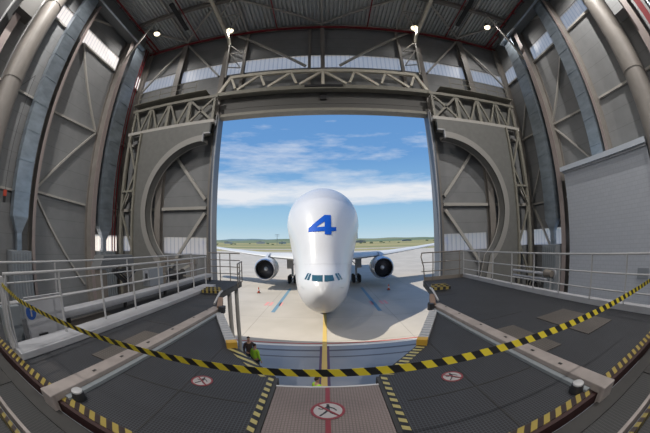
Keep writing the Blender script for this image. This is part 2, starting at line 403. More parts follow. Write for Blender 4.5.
# corrugated ceiling
mb = MB(); nx = 104; pts = []
for i in range(nx):
    x = -15.75 + 31.5 * i / nx; wv = 31.5 / nx
    pts += [(x, RZ), (x + wv * 0.45, RZ), (x + wv * 0.58, RZ + 0.16), (x + wv * 0.87, RZ + 0.16)]
pts.append((15.75, RZ))
poly = pts + [(15.75, RZ + 0.4), (-15.75, RZ + 0.4)]
a = [mb.bm.verts.new((x, -21, z)) for x, z in pts]; b = [mb.bm.verts.new((x, 17, z)) for x, z in pts]
for i in range(len(pts) - 1): mb.bm.faces.new((a[i], a[i + 1], b[i + 1], b[i]))
mb.box((-15.75, -21, RZ + 0.3), (15.75, 17, RZ + 0.5))
S(mb.build('ceiling', M['roof']))

# ground markings
def mark(name, poly, m, z=0.004, label=None, grp=None):
    o = MB().prism(poly, z - 0.003, z, 'XY').build(name, m); return S(o)
mark('trim_1', [(-7.1, 15.62), (7.1, 15.62), (7.1, 15.86), (-7.1, 15.86)], M['line_white'], 0.006)
mark('trim_2', [(-7.1, 16.02), (7.1, 16.02), (7.1, 16.14), (-7.1, 16.14)], M['line_red'], 0.007)
mark('trim_3', [(-7.1, 14.8), (7.1, 14.8), (7.1, 15.0), (-7.1, 15.0)], M['line_dark'])
mark('trim_4', [(-7.1, 13.9), (7.1, 13.9), (7.1, 14.03), (-7.1, 14.03)], M['line_dark'])
mark('trim_5', [(-0.27, 4), (0.0, 4), (0.0, 90), (-0.27, 90)], M['line_yellow'], 0.009)
mark('trim_6', [(-0.40, 4), (0.13, 4), (0.13, 15.6), (-0.40, 15.6)], M['purple'], 0.005)
for i, s in enumerate((-1, 1)):
    mark('trim_%d' % (7 + i), [(s * 4.5, 23.6), (s * 4.85, 23.6), (s * 4.85, 36.5), (s * 4.5, 36.5)], M['line_blue'])
    for k in range(3):
        mark('trim_%d' % (9 + i * 3 + k), [(s * (5.3 + .45 * k - (1.9 if k > 1 else 0)), 26.2), (s * (5.6 + .45 * k - (1.9 if k > 1 else 0)), 26.2), (s * (5.6 + .45 * k - (1.9 if k > 1 else 0)), 27.8), (s * (5.3 + .45 * k - (1.9 if k > 1 else 0)), 27.8)], M['line_pink'])

# ================================================================== STEELWORK
def icol(x, y, z0, z1, fw, dp, axis, label, group, name='steel_column', edge=True, inward=0):
    """H section column. axis 'x': depth along x (flange face seen from the hall); 'y': depth along y"""
    e = E(name, (x, y, z0), label, 'column', group)
    t = 0.05
    web = MB(); fl = MB(); fl2 = MB()
    if axis == 'x':
        web.box((x - dp / 2 + t, y - 0.04, z0), (x + dp / 2 - t, y + 0.04, z1))
        s_ = -1 if x > 0 else 1   # inner flange side
        fl.box((x + s_ * dp / 2, y - fw / 2, z0), (x + s_ * (dp / 2 - t), y + fw / 2, z1))
        fl2.box((x - s_ * dp / 2, y - fw / 2, z0), (x - s_ * (dp / 2 - t), y + fw / 2, z1))
    else:
        web.box((x - 0.04, y - dp / 2 + t, z0), (x + 0.04, y + dp / 2 - t, z1))
        fl.box((x - fw / 2, y - dp / 2, z0), (x + fw / 2, y - dp / 2 + t, z1))
        fl2.box((x - fw / 2, y + dp / 2 - t, z0), (x + fw / 2, y + dp / 2, z1))
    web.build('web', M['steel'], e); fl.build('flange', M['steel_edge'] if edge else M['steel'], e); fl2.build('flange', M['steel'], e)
    pl = MB().box((x - dp / 2 - .1, y - fw / 2 - .1, z0), (x + dp / 2 + .1, y + fw / 2 + .1, z0 + 0.05)).build('base_plate', M['steel'], e)
    return e

WHERE = {12.9: 'second from the front corner', 7.65: 'between the two air ducts and the nearest big pillar'}
for s in (-1, 1):
    sd_ = SIDE[s]
    icol(s * 15.2, 12.9 if s < 0 else 12.3, 0, RZ, 0.42, 0.8, 'x', 'tall brown-grey steel column on the %s wall, one bay in from the door wall' % sd_, None)
    icol(s * 15.2, 7.65, 0, RZ, 0.22, 0.8, 'x', 'tall steel column with pale pink edge beside the nearer duct on the %s wall' % sd_, None)
    icol(s * 15.3, 16.4, 0, RZ, 0.3, 0.5, 'x', 'grey steel corner column where the %s wall meets the door wall' % sd_, None, edge=False)
    # big near box pillar: rounded, with joint rings
    e = E('box_pillar', (s * 14.6, 3.85, 0), 'very wide smooth grey pillar nearest the viewer on the %s wall' % sd_, 'pillar')
    mb = MB()
    pr = []
    for k in range(13):
        a = math.pi * k / 12
        pr.append((s * (14.7 - 0.62 * math.sin(a)), 3.75 - 0.72 * math.cos(a)))
    pr += [(s * 15.55, 4.47), (s * 15.55, 3.03)]
    mb.prism(pr, 0, RZ); mb.build('shaft', M['steel'], e, smooth=True)
    for z in (8.3, 13.2, 18.2):
        rg = [(s * (14.7 - 0.65 * math.sin(math.pi * k / 12)), 3.75 - 0.75 * math.cos(math.pi * k / 12)) for k in range(13)] + [(s * 15.55, 4.5), (s * 15.55, 3.0)]
        MB().prism(rg, z, z + 0.03).build('joint_ring', M['steel'], e)
    # pillars behind it
    icol(s * 15.0, 1.6, 0, RZ, 0.6, 0.9, 'x', 'steel column at the very edge of the view beyond the wide %s pillar' % sd_, None)
    icol(s * 15.0, -1.4, 0, RZ, 0.6, 0.9, 'x', 'steel column beside the viewer on the %s wall' % sd_, None)
    # side wall bracing, one thing per bay
    def brace(name, segs, label, r=0.075, m=M['brace'], off=15.5):
        e = E(name, (s * off, segs[0][0][0], 0), label, 'bracing')
        for (y0, z0), (y1, z1) in segs:
            MB().bar((s * off, y0, z0), (s * off, y1, z1), 0.12, 0.17, (1, 0, 0)).build('diagonal' if abs(z1 - z0) > 0.5 else 'horizontal', m, e)
        return e
    brace('wall_bracing', [((12.5, 13.3), (8.0, 13.2)), ((12.5, 13.3), (8.4, 18.4)), ((12.5, 13.2), (8.0, 8.7)), ((12.5, 8.3), (8.0, 8.5)), ((8.0, 8.3), (12.4, 3.2)), ((8.3, 18.45), (12.5, 18.45)), ((12.4, 22.4), (8.0, 20.6))],
          'zigzag steel bracing of the tall bay between two columns on the %s wall' % sd_)
    brace('wall_bracing', [((16.2, 8.5), (13.3, 13.0)), ((16.2, 8.3), (13.3, 3.6)), ((16.2, 8.3), (13.3, 8.3)), ((16.2, 18.4), (13.3, 18.4)), ((16.2, 13.4), (13.3, 13.4)), ((16.2, 13.6), (13.3, 18.2))],
          'steel bracing of the corner bay on the %s wall behind the farther duct' % sd_)
    brace('wall_rail', [((7.4, 13.3), (4.6, 13.3)), ((7.4, 8.3), (4.6, 8.3)), ((7.4, 18.45), (4.6, 18.45)), ((3.0, 13.3), (2.0, 13.3)), ((3.0, 8.3), (2.0, 8.3))],
          'horizontal wall rails behind the near duct on the %s wall' % sd_)
    # knee strut from column to roof
    e = E('roof_strut', (s * 15.1, 12.8, 18.9), 'slanting tube strut from the %s wall column up to the roof' % sd_, 'strut')
    MB().tube([(s * 15.1, 12.8, 18.9), (s * 12.3, 12.3, 22.5)], 0.09).build('tube', M['brace'], e)

# front wall upper columns, full-height bay columns
for s in (-1, 1):
    sd_ = SIDE[s]
    icol(s * 11.45, 16.55, 0, RZ, 0.5, 0.45, 'y', 'full height steel column seen through the %s arched cut-out' % sd_, None, edge=False)
    icol(s * 7.35, 16.55, 14.7, RZ, 0.36, 0.45, 'y', 'thick upper column over the %s side of the doorway' % sd_, None, edge=False)
    icol(s * 5.85, 16.6, 16, RZ, 0.22, 0.3, 'y', 'thin upper column next to the lattice post, %s of centre' % sd_, None, edge=False)
    e = E('wall_bracing', (s * 9, 16.5, 18), 'crossing braces on the upper door wall at the %s end' % sd_, 'bracing')
    for p, q in (((11.3, 22.3), (7.7, 18.2)), ((11.3, 22.3), (15.1, 18.3))):
        MB().bar((s * p[0], 16.5, p[1]), (s * q[0], 16.5, q[1]), 0.14, 0.14, (0, 1, 0)).build('diagonal', M['brace'], e)
    e = E('wall_bracing', (s * 9, 16.6, 8), 'K shaped brace seen through the %s arched door panel' % sd_, 'bracing')
    for p, q in (((7.7, 8.9), (11.3, 13.2)), ((11.2, 8.35), (7.6, 8.35)), ((7.7, 8.0), (11.3, 3.2)), ((11.7, 8.35), (15.2, 8.35)), ((11.7, 13.0), (15.2, 8.7)), ((7.6, 13.4), (15.2, 13.4))):
        MB().bar((s * p[0], 16.6, p[1]), (s * q[0], 16.6, q[1]), 0.2, 0.15, (0, 1, 0)).build('diagonal' if p[1] != q[1] else 'horizontal', M['brace'], e)
    e = E('wall_bracing', (s * 3, 16.5, 18), 'long diagonal brace over the middle of the doorway, %s half' % sd_, 'bracing')
    MB().bar((s * 6.9, 16.5, 22.4), (s * 1.2, 16.5, 18.35), 0.16, 0.16, (0, 1, 0)).build('diagonal', M['brace'], e)
    # door jamb
    e = E('door_jamb', (s * 7.2, 16.4, 0), 'slender dark vertical door jamb at the %s edge of the opening' % sd_, 'door jamb')
    MB().box((s * 7.02, 16.1, 0), (s * 7.2, 17.05, 14.6)).build('guide_post', mat('jamb_blue', (0.10, 0.115, 0.14), 0.4), e)
    MB().box((s * 7.2, 16.35, 0), (s * 7.45, 16.75, 14.6)).build('post', M['steel'], e)
    MB().box((s * 6.98, 16.0, 0), (s * 7.03, 16.14, 14.6)).build('seal', M['rail'], e)
icol(0, 16.55, 16, RZ, 0.3, 0.4, 'y', 'upper column on the centre line above the doorway', None, edge=False)
icol(-0.95, 16.65, 16, RZ, 0.2, 0.25, 'y', 'thinner upper column just left of the centre one', None, edge=False)

# doorway header: ribbed roller housing
e = E('door_header', (0, 16.4, 14.5), 'dark ribbed shutter header across the top of the doorway', 'door header')
mb = MB()
for k in range(6):
    mb.box((-7.2, 16.45 + 0.02 * (k % 2), 14.62 + k * 0.24), (7.2, 16.75, 14.62 + k * 0.24 + 0.235))
mb.build('shutter', M['dark'], e)
MB().box((-7.25, 16.15, 14.42), (7.25, 16.85, 14.62)).build('bottom_rail', M['olive'], e)
MB().box((-0.22, 16.3, 15.35), (0.22, 16.45, 15.75)).build('control_box', M['black'], e)
# cream truss
e = E('door_truss', (0, 16, 16.2), 'cream painted lattice truss spanning the doorway', 'truss')
MB().bar((-6.5, 16, 17.5), (6.5, 16, 17.5), 0.22, 0.22).build('top_chord', M['cream'], e)
MB().bar((-7.4, 16, 16.15), (7.4, 16, 16.15), 0.30, 0.2).build('bottom_chord', M['olive'], e)
for s in (-1, 1):
    MB().bar((s * 6.45, 16, 17.5), (s * 7.2, 16, 16.2), 0.2, 0.2, (0, 1, 0)).build('end_post', M['cream'], e)
    for xt in (2.15, 4.3, 6.4):
        MB().bar((s * xt, 16, 17.45), (s * (xt - 0.38), 16, 16.5), 0.16, 0.16, (0, 1, 0)).build('web_member', M['cream'], e)
        if xt < 6: MB().bar((s * xt, 16, 17.45), (s * (xt + 1.55), 16, 16.35), 0.16, 0.16, (0, 1, 0)).build('web_member', M['cream'], e)
    MB().bar((s * 0.06, 16, 17.45), (s * 1.55, 16, 16.4), 0.16, 0.16, (0, 1, 0)).build('web_member', M['cream'], e)
MB().bar((0, 16, 17.45), (0, 16, 16.3), 0.2, 0.2, (0, 1, 0)).build('web_member', M['cream'], e)
# catwalk under/behind truss
e = E('door_catwalk', (0, 15.9, 15.9), 'narrow brown catwalk with thin rails under the cream truss', 'catwalk')
MB().box((-7.3, 15.75, 15.90), (7.3, 16.3, 15.98)).build('walkway', M['olive'], e)
MB().box((-1.2, 15.72, 16.05), (1.3, 15.78, 16.2)).build('nameplate_bar', M['black'], e)

# arched docking door panels
for s in (-1, 1):
    sd_ = SIDE[s]
    e = E('docking_door', (s * 10.5, 15.4, 0), 'grey sliding door with a big round cut-out, parked on the %s of the opening' % sd_, 'docking door')
    cx, cz, rr = 7.5, 8.15, 4.3
    arc = []
    for k in range(0, 41):
        a = R(91 + (228 - 91) * k / 40)
        arc.append((cx - rr * math.cos(a), cz + rr * math.sin(a)))   # x grows outward
    low = arc[-1]
    poly = [(12.95, 13.72), (7.2, 13.72), (7.2, 12.98), (7.62, 12.98)] + [p for p in arc if True] + [(low[0] - 1.1, 0.0), (12.75, 0.0)]
    P2 = [(s * x, z) for x, z in poly]
    # sheet with depth, built as strips from the round edge out to the stile
    mb = MB(); bm = mb.bm
    inner = [(7.2, 13.72), (7.2, 12.98), (7.62, 12.98)] + arc + [(low[0] - 1.1, 0.0)]
    outer = [(12.95, 13.72), (12.95, 13.3), (12.95, 12.98)] + [(12.95, z_) for x_, z_ in arc] + [(12.75, 0.0)]
    rows = []
    for (xa, za), (xb, zb) in zip(inner, outer):
        rows.append([bm.verts.new((s * xa, 15.3, za)), bm.verts.new((s * xb, 15.3, zb)), bm.verts.new((s * xb, 15.42, zb)), bm.verts.new((s * xa, 15.42, za))])
    for r_, q_ in zip(rows, rows[1:]):
        for k in range(4): bm.faces.new((r_[k], r_[(k + 1) % 4], q_[(k + 1) % 4], q_[k]))
    bm.faces.new(rows[0]); bm.faces.new(rows[-1])
    mb.build('panel', M['wall_green'], e)
    # rim: swept flange ring
    mb = MB(); bm = mb.bm
    path = arc + [(low[0] - 1.1, 0.0)]
    rings = []
    for i, (x, z) in enumerate(path):
        if i < len(arc): dx, dz = (x - cx) / rr, (z - cz) / rr
        else: dx, dz = 0.95, -0.3
        rings.append([bm.verts.new((s * (x + dx * o_), y_, z + dz * o_)) for o_, y_ in ((0.0, 15.26), (0.42, 15.26), (0.42, 15.32), (0.0, 15.32))])
    for a_, b_ in zip(rings, rings[1:]):
        for k in range(4): bm.faces.new((a_[k], a_[(k + 1) % 4], b_[(k + 1) % 4], b_[k]))
    bm.faces.new(rings[0]); bm.faces.new(rings[-1])
    mb.build('rim', mat('rim_paint', (0.30, 0.29, 0.27), 0.5), e, smooth=False)
    mb = MB(); bm = mb.bm; rings = []
    for i, (x, z) in enumerate(path):
        rings.append([bm.verts.new((s * x, 15.26, z)), bm.verts.new((s * x, 16.0, z)), bm.verts.new((s * (x + 0.06), 16.0, z)), bm.verts.new((s * (x + 0.06), 15.4, z))])
    for a_, b_ in zip(rings, rings[1:]):
        for k in range(3): bm.faces.new((a_[k], a_[k + 1], b_[k + 1], b_[k]))
    mb.build('soffit', M['wall_green'], e, smooth=True)
    # rear ring
    mb = MB(); bm = mb.bm; rings = []
    for i, (x, z) in enumerate(path):
        if i < len(arc): dx, dz = (x - cx) / rr, (z - cz) / rr
        else: dx, dz = 0.95, -0.3
        rings.append([bm.verts.new((s * (x + dx * o_), y_, z + dz * o_)) for o_, y_ in ((-0.02, 15.95), (0.25, 15.95), (0.25, 16.05), (-0.02, 16.05))])
    for a_, b_ in zip(rings, rings[1:]):
        for k in range(4): bm.faces.new((a_[k], a_[(k + 1) % 4], b_[(k + 1) % 4], b_[k]))
    mb.build('rear_ring', M['brace'], e)
    # notch trim
    MB().box((s * 7.15, 15.2, 12.92), (s * 7.66, 15.34, 13.0)).box((s * 7.58, 15.2, 12.4), (s * 7.66, 15.34, 13.0)).build('notch_trim', M['rail'], e)
    # outer lattice stile
    MB().bar((s * 14.25, 15.35, 0), (s * 14.15, 15.35, 13.7), 0.22, 0.22, (0, 1, 0)).build('stile', M['olive'], e)
    MB().bar((s * 12.95, 15.2, 0), (s * 12.95, 15.2, 13.7), 0.16, 0.16, (0, 1, 0)).build('stile', M['olive'], e)
    z = 0.4; k = 0
    while z < 13:
        z2 = min(z + 2.6, 13.6)
        xa, xb = (14.15, 13.0) if k % 2 else (13.0, 14.15)
        MB().bar((s * xa, 15.25, z), (s * xb, 15.25, z2), 0.13, 0.13, (0, 1, 0)).build('lacing', M['olive'], e)
        z = z2; k += 1
    MB().bar((s * 14.2, 15.25, 9.5), (s * 13.0, 15.25, 9.5), 0.14, 0.2, (0, 1, 0)).build('lacing', M['olive'], e)
    # top truss carrying the panel
    e2 = E('door_truss', (s * 10.7, 15.5, 13.8), 'olive lattice truss above the %s round cut-out door' % sd_, 'truss')
    MB().bar((s * 7.0, 15.5, 13.85), (s * 14.5, 15.5, 13.85), 0.3, 0.22).build('bottom_chord', M['brace'], e2)
    MB().bar((s * 7.0, 15.5, 15.75), (s * 14.5, 15.5, 15.75), 0.25, 0.2).build('top_chord', M['olive'], e2)
    xs = [7.2, 9.1, 10.9, 12.6, 14.2]
    for i, x in enumerate(xs):
        MB().bar((s * x, 15.5, 13.9), (s * x, 15.5, 15.7), 0.24 if i in (1, 2) else 0.16, 0.16, (0, 1, 0)).build('web_member', M['olive'], e2)
    for i in range(4):
        a_, b_ = xs[i], xs[i + 1]; mid = (a_ + b_) / 2
        if i == 0:
            segs = (((a_, 13.9), (b_, 15.7)), ((a_, 15.7), (b_, 13.9)))
        else:
            segs = (((a_ + .1, 15.7), (mid, 13.95)), ((mid, 13.95), (b_ - .1, 15.7)))
        for p, q in segs: MB().bar((s * p[0], 15.5, p[1]), (s * q[0], 15.5, q[1]), 0.14, 0.12, (0, 1, 0)).build('web_member', M['olive'], e2)
    MB().box((s * 7.4, 15.95, 13.5), (s * 14.3, 16.0, 16.1)).build('backing_sheet', M['wall_green'], e2)
    e3 = E('service_catwalk', (s * 11, 15.6, 16.1), 'brown service catwalk with thin handrail on top of the %s truss' % sd_, 'catwalk')
    MB().box((s * 7.8, 15.0, 16.12), (s * 14.3, 15.9, 16.16)).build('walkway', M['olive'], e3)
    for y_ in (14.95,):
        for z_ in (16.5, 16.95): MB().tube([(s * 8.6, y_, z_), (s * 13.8, y_, z_)], 0.028, 6).build('handrail', M['olive'], e3)
        for k in range(6): MB().tube([(s * (8.6 + k * 1.04), y_, 16.05), (s * (8.6 + k * 1.04), y_, 16.95)], 0.025, 6).build('post', M['olive'], e3)
    # lattice post and roof truss along the hall above the door edge
    e4 = E('roof_truss', (s * 7.1, 8, 21.5), 'pale tube lattice truss running along the roof, %s of centre' % sd_, 'truss')
    MB().tube([(s * 7.1, -20, 21.2), (s * 7.1, 15.6, 21.2), (s * 7.1, 16.0, 20.9)], 0.13, 10).build('bottom_chord', M['cream'], e4, smooth=True)
    for xx in (7.5, 5.9): MB().tube([(s * xx, -20, 22.45), (s * xx, 16.3, 22.45)], 0.09, 8).build('top_chord', M['brace'], e4, smooth=True)
    y = 16.0
    for k in range(8):
        for xx in (7.5, 5.9):
            MB().tube([(s * 7.1, y - 1.0, 21.2), (s * xx, y, 22.4)], 0.045, 6).build('web_member', M['brace'], e4)
            MB().tube([(s * 7.1, y - 1.0, 21.2), (s * xx, y - 2.0, 22.4)], 0.045, 6).build('web_member', M['brace'], e4)
        y -= 2.0
    e5 = E('lattice_post', (s * 6.7, 16.1, 17.6), 'thin lattice post between roof truss and cream truss, %s side' % sd_, 'post')
    MB().tube([(s * 7.1, 16.0, 20.9), (s * 6.9, 16.0, 17.6)], 0.07, 8).build('tube', M['brace'], e5)
    for za, zb, xa, xb in ((20.8, 20.0, 6.95, 6.0), (20.0, 20.0, 6.95, 6.0), (20.0, 18.6, 6.95, 6.0), (18.6, 18.6, 6.95, 6.0)):
        MB().tube([(s * xa, 16.05, za), (s * xb, 16.35, zb)], 0.045, 6).build('rung', M['brace'], e5)

# ------------------------------------------------------------------ roof steel
for y, lab in ((12.3, 'brown roof beam across the hall just inside the door wall'), (7.6, 'brown roof beam across the hall overhead'), (2.5, 'brown roof beam above the viewer'), (-5, 'brown roof beam behind the viewer')):
    e = E('roof_beam', (0, y, 22.3), lab, 'beam')
    MB().box((-15.4, y - 0.13, 22.56), (15.4, y + 0.13, 22.62)).box((-15.4, y - 0.13, 22.2), (15.4, y + 0.13, 22.25)).box((-15.4, y - 0.03, 22.2), (15.4, y + 0.03, 22.6)).build('beam', M['steel'], e)
for x, lab in ((0, 'thin lengthwise roof tie on the centre line'), (-11.3, 'thin lengthwise roof tie over the left round door'), (11.3, 'thin lengthwise roof tie over the right round door')):
    e = E('roof_tie', (x, 4, 22.5), lab, 'beam')
    MB().box((x - 0.07, -20, 22.45), (x + 0.07, 16.4, 22.6)).build('tie', M['brace'], e)
e = E('roof_edge_beam', (0, 16.45, 22.3), 'long red edge beam where the roof meets the door wall', 'beam')
MB().box((-15.4, 16.3, 22.35), (15.4, 16.6, 22.62)).build('web', M['steel'], e)
MB().box((-15.4, 16.22, 22.27), (15.4, 16.42, 22.35)).build('lower_flange', M['red'], e)
for s in (-1, 1):
    sd_ = SIDE[s]
    for p, q, lb in (((0.05, 16.1), (6.0, 12.4), 'diagonal roof brace from the centre towards the %s truss' % sd_), ((11.3, 16.2), (7.3, 12.4), 'diagonal roof brace from the %s outer node inwards' % sd_), ((11.3, 16.2), (14.7, 12.6), 'diagonal roof brace from the %s outer node to the corner lamp' % sd_), ((0.05, 7.7), (7, 12.3), 'diagonal roof brace of the second bay on the %s' % sd_), ((15, 7.7), (7.6, 12.2), 'long diagonal roof brace of the second bay in the %s outer part' % sd_)):
        MBo = MB().bar((s * p[0], p[1], 22.5), (s * q[0], q[1], 22.5), 0.16, 0.14)
        T(MBo.build('roof_brace', M['brace']), lb, 'brace')
    for x_, lb in ((3.45, 'red sprinkler pipe along the roof, %s of centre'), (14.1, 'red pipe run high along the %s wall, inner of the pair'), (14.5, 'red pipe run high along the %s wall, outer of the pair'), (10.0, 'thin red pipe above the %s heater panel')):
        T(MB().tube([(s * x_, 4.7 if x_ > 14 else -20, 22.15), (s * x_, 16.2, 22.15)], 0.07 if x_ > 14 else 0.05, 8).build('red_pipe', M['red'], smooth=True), lb % sd_, 'pipe')
    e = E('pipe_bracket_row', (s * 14.3, 10, 22.1), 'row of small red cross brackets under the %s pair of red pipes' % sd_, 'bracket')
    for k in range(7): MB().box((s * 13.95, 15.6 - k * 1.6, 22.03), (s * 14.65, 15.66 - k * 1.6, 22.08)).build('bracket', M['red'], e)
    # heater
    e = E('radiant_heater', (s * 10.4, 12.4, 22), 'long black radiant heater hanging under the roof on the %s' % sd_, 'heater')
    MB().prism([(s * 10.22, 22.0), (s * 10.28, 22.18), (s * 10.52, 22.18), (s * 10.58, 22.0), (s * 10.55, 21.98), (s * 10.25, 21.98)], 10.9, 14.2, 'XZ').build('housing', M['black'], e)
    for y in (11.3, 13.8): MB().tube([(s * 10.4, y, 22.15), (s * 10.4, y, 22.68)], 0.02, 6).build('hanger', M['black'], e)
    # ducts
    yA, yB = (13.4, 14.75) if s < 0 else (12.85, 14.0)
    yC, yD = (5.95, 7.1) if s < 0 else (7.9, 8.85)
    for (y0, y1, zt, lb) in ((yA, yB, 21.3, 'galvanised square air duct dropping down the %s wall nearer the door' % sd_), (yC, yD, 21.9, 'galvanised square air duct dropping down the %s wall beside the near columns' % sd_)):
        e = E('air_duct', (s * 14.9, (y0 + y1) / 2, 5.4), lb, 'duct')
        zlow = 10.025 if (s > 0 and y0 < 9) else 7.0
        MB().box((s * 14.65, y0, zlow), (s * 15.2, y1, zt)).build('vertical_run', M['galv'], e)
        z = 8.2 if zlow < 9 else 10.6
        while z < zt: MB().box((s * 14.625, y0 - 0.025, z), (s * 15.22, y1 + 0.025, z + 0.05)).build('joint_flange', M['galv'], e); z += 1.55
        # funnel
        ym = (y0 + y1) / 2
        if zlow > 9: continue
        mb = MB(); bm = mb.bm
        r1 = [(14.65, y0), (14.65, y1), (15.2, y1), (15.2, y0)]; r2 = [(14.75, ym - 0.17), (14.75, ym + 0.17), (15.05, ym + 0.17), (15.05, ym - 0.17)]
        A = [bm.verts.new((s * x, y, 7.0)) for x, y in r1]; B = [bm.verts.new((s * x, y, 6.2)) for x, y in r2]; C_ = [bm.verts.new((s * x, y, 5.36)) for x, y in r2]
        for a_, b_ in ((A, B), (B, C_)):
            for k in range(4): bm.faces.new((a_[k], a_[(k + 1) % 4], b_[(k + 1) % 4], b_[k]))
        mb.build('funnel', M['galv'], e)
        if not (s > 0 and y0 < 9):
            e = E('ribbed_cabinet', (s * 14.9, ym, 0), 'grey ribbed cabinet under the %s wall duct %s' % (sd_, 'nearer the door' if y0 > 10 else 'nearer the viewer'), 'cabinet')
            MB().box((s * 14.4, y0 - 0.15, 0), (s * 15.4, y1 + 0.15, 5.35)).build('body', M['cabinet'], e)
            for k in range(7):
                yy = y0 - 0.1 + (y1 - y0 + 0.12) * k / 6
                MB().box((s * 14.34, yy, 0.2), (s * 14.4, yy + 0.05, 5.25)).build('rib', M['galv_flange'], e)
    e = E('roof_duct', (s * 14.9, 4, 21.3), 'dark horizontal duct along the top of the %s wall under the roof' % sd_, 'duct')
    MB().box((s * 14.35, -12, 21.25), (s * 15.3, 14.0, 22.2)).build('duct_run', mat('dark_duct', (0.12, 0.13, 0.135), 0.55), e)
    MB().box((s * 14.3, -12, 21.2), (s * 14.45, 13.2, 21.27)).build('edge_strip', M['galv'], e)
    MB().box((s * 14.3, 13.3, 21.12), (s * 15.25, 14.2, 21.25)).build('end_cap', M['galv'], e)

# left red standpipes
for k, (y, lb) in enumerate(((15.15, 'red vertical fire pipe left of the farther left duct, nearer one'), (15.45, 'red vertical fire pipe in the left corner, farther one'))):
    T(MB().tube([(-15.0, y, 0), (-15.0, y, 22.1)], 0.05, 8).build('fire_pipe', M['red'], smooth=True), lb, 'pipe')
# red box girder and dark gear near the top right and top left corners
T(MB().box((13.6, 0.3, 12.4), (14.0, 0.75, 22.7)).build('red_duct', M['red']), 'red box section at the top right edge of the view', 'duct')
e = E('cable_tray', (14.2, -0.3, 12), 'dark cable tray with grey cables at the top right corner', 'cable tray')
MB().box((14.0, -0.6, 11.5), (15.59, 0.1, 18)).build('tray', M['black'], e)
MB().tube([(13.95, -0.1, 11.5), (13.95, -0.1, 18)], 0.06).build('cable', M['galv'], e)
T(MB().box((14.0, 1.8, 15.9), (14.9, 2.7, 22)).build('ventilation_box', M['wall']), 'boxy grey housing near the top right corner', 'vent')
T(MB().box((-14.9, 1.2, 16.3), (-14.0, 2.6, 22)).build('ventilation_box', M['dark']), 'boxy dark housing near the top left corner', 'vent')
T(MB().box((-15.59, -0.8, 10), (-14.0, 0.5, 16.8)).build('cable_tray', M['black']), 'dark vertical cable tray at the top left edge of the view', 'cable tray')

# high bay lamps (with the lights they carry), then added fill lamps out of view
def lamp(x, y, z, label, power, visible=True):
    e = E('high_bay_lamp', (x, y, z), label, 'lamp')
    MB().lathe([(0.05, 0.42), (0.14, 0.38), (0.17, 0.2), (0.30, 0.0), (0.28, 0.0)], 20, 'Z', (x, y, z)).build('reflector', M['lampcase'], e, smooth=True)
    MB().lathe([(0.0, -0.14), (0.14, -0.11), (0.24, -0.03), (0.27, 0.04), (0.0, 0.04)], 20, 'Z', (x, y, z)).build('lens', M['glow_white'], e, smooth=True)
    MB().tube([(x, y, z + 0.4), (x, y, 22.68)], 0.02, 6).build('hanger', M['lampcase'], e)
    ld = bpy.data.lights.new('lamp_light', 'SPOT'); ld.spot_size = R(165); ld.spot_blend = 0.35; ld.energy = power; ld.color = (1.0, 0.96, 0.92); ld.shadow_soft_size = 0.12
    lo = bpy.data.objects.new('lamp_light', ld); COL.objects.link(lo); lo.location = (x, y, z - 0.28)
lamp(-12.75, 13.3, 21.7, 'glowing round lamp under the roof in the left front corner', LAMP_W)
lamp(12.8, 13.3, 21.9, 'glowing round lamp under the roof in the right front corner', LAMP_W)
lamp(-6.9, 15.0, 21.6, 'small glowing lamp at the left roof truss end', LAMP_W * 0.25)
lamp(6.9, 15.0, 21.6, 'small glowing lamp at the right roof truss end', LAMP_W * 0.25)
lamp(-11.3, 2.0, 21.9, 'added unseen fill lamp above the viewer on the left', FILL_LAMP_W)  # this and the next three: added out of view to light the hall
lamp(11.3, 2.0, 21.9, 'added unseen fill lamp above the viewer on the right', FILL_LAMP_W)
lamp(-7.5, -8.0, 21.7, 'added unseen fill lamp behind the viewer on the left', FILL_LAMP_W)
lamp(7.6, -8.0, 21.7, 'added unseen fill lamp behind the viewer on the right', FILL_LAMP_W)
# ================================================================== PLATFORM
PZ = 4.55
def slab(name, poly, z0, z1, m, parent=None): return MB().prism(poly, z0, z1).build(name, m, parent)
e = E('deck_platform', (-3, 4, PZ), 'dark grated work platform on the left of the central bridge', 'platform')
LP = [(-0.62, 1.32), (-0.62, 3.05), (-1.42, 4.0), (-2.36, 5.6), (-2.8, 6.9), (-3.4, 8.3), (-3.5, 11.2), (-5.75, 11.2), (-5.75, 1.32)]
slab('deck', LP, PZ - 0.06, PZ, M['deck'], e); slab('frame', LP, PZ - 0.22, PZ - 0.061, M['channel'], e)
for x, y in ((-1.0, 1.6), (-5.5, 1.6), (-5.5, 10.9), (-5.5, 6)): MB().box((x - .1, y - .1, 0), (x + .1, y + .1, PZ - 0.22)).build('leg', M['steel'], e)
e = E('deck_platform', (3, 4, PZ), 'dark grated work platform on the right of the central bridge', 'platform')
RP = [(0.62, 1.32), (0.62, 3.05), (1.40, 3.95), (2.36, 5.9), (2.80, 7.0), (3.45, 8.8), (3.8, 10.4), (5.75, 10.4), (5.75, 1.32)]
slab('deck', RP, PZ - 0.06, PZ, M['deck'], e); slab('frame', RP, PZ - 0.22, PZ - 0.061, M['channel'], e)
for x, y in ((1.0, 1.6), (5.5, 1.6), (5.5, 10.1), (4.1, 10.0), (5.5, 6)): MB().box((x - .1, y - .1, 0), (x + .1, y + .1, PZ - 0.22)).build('leg', M['steel'], e)
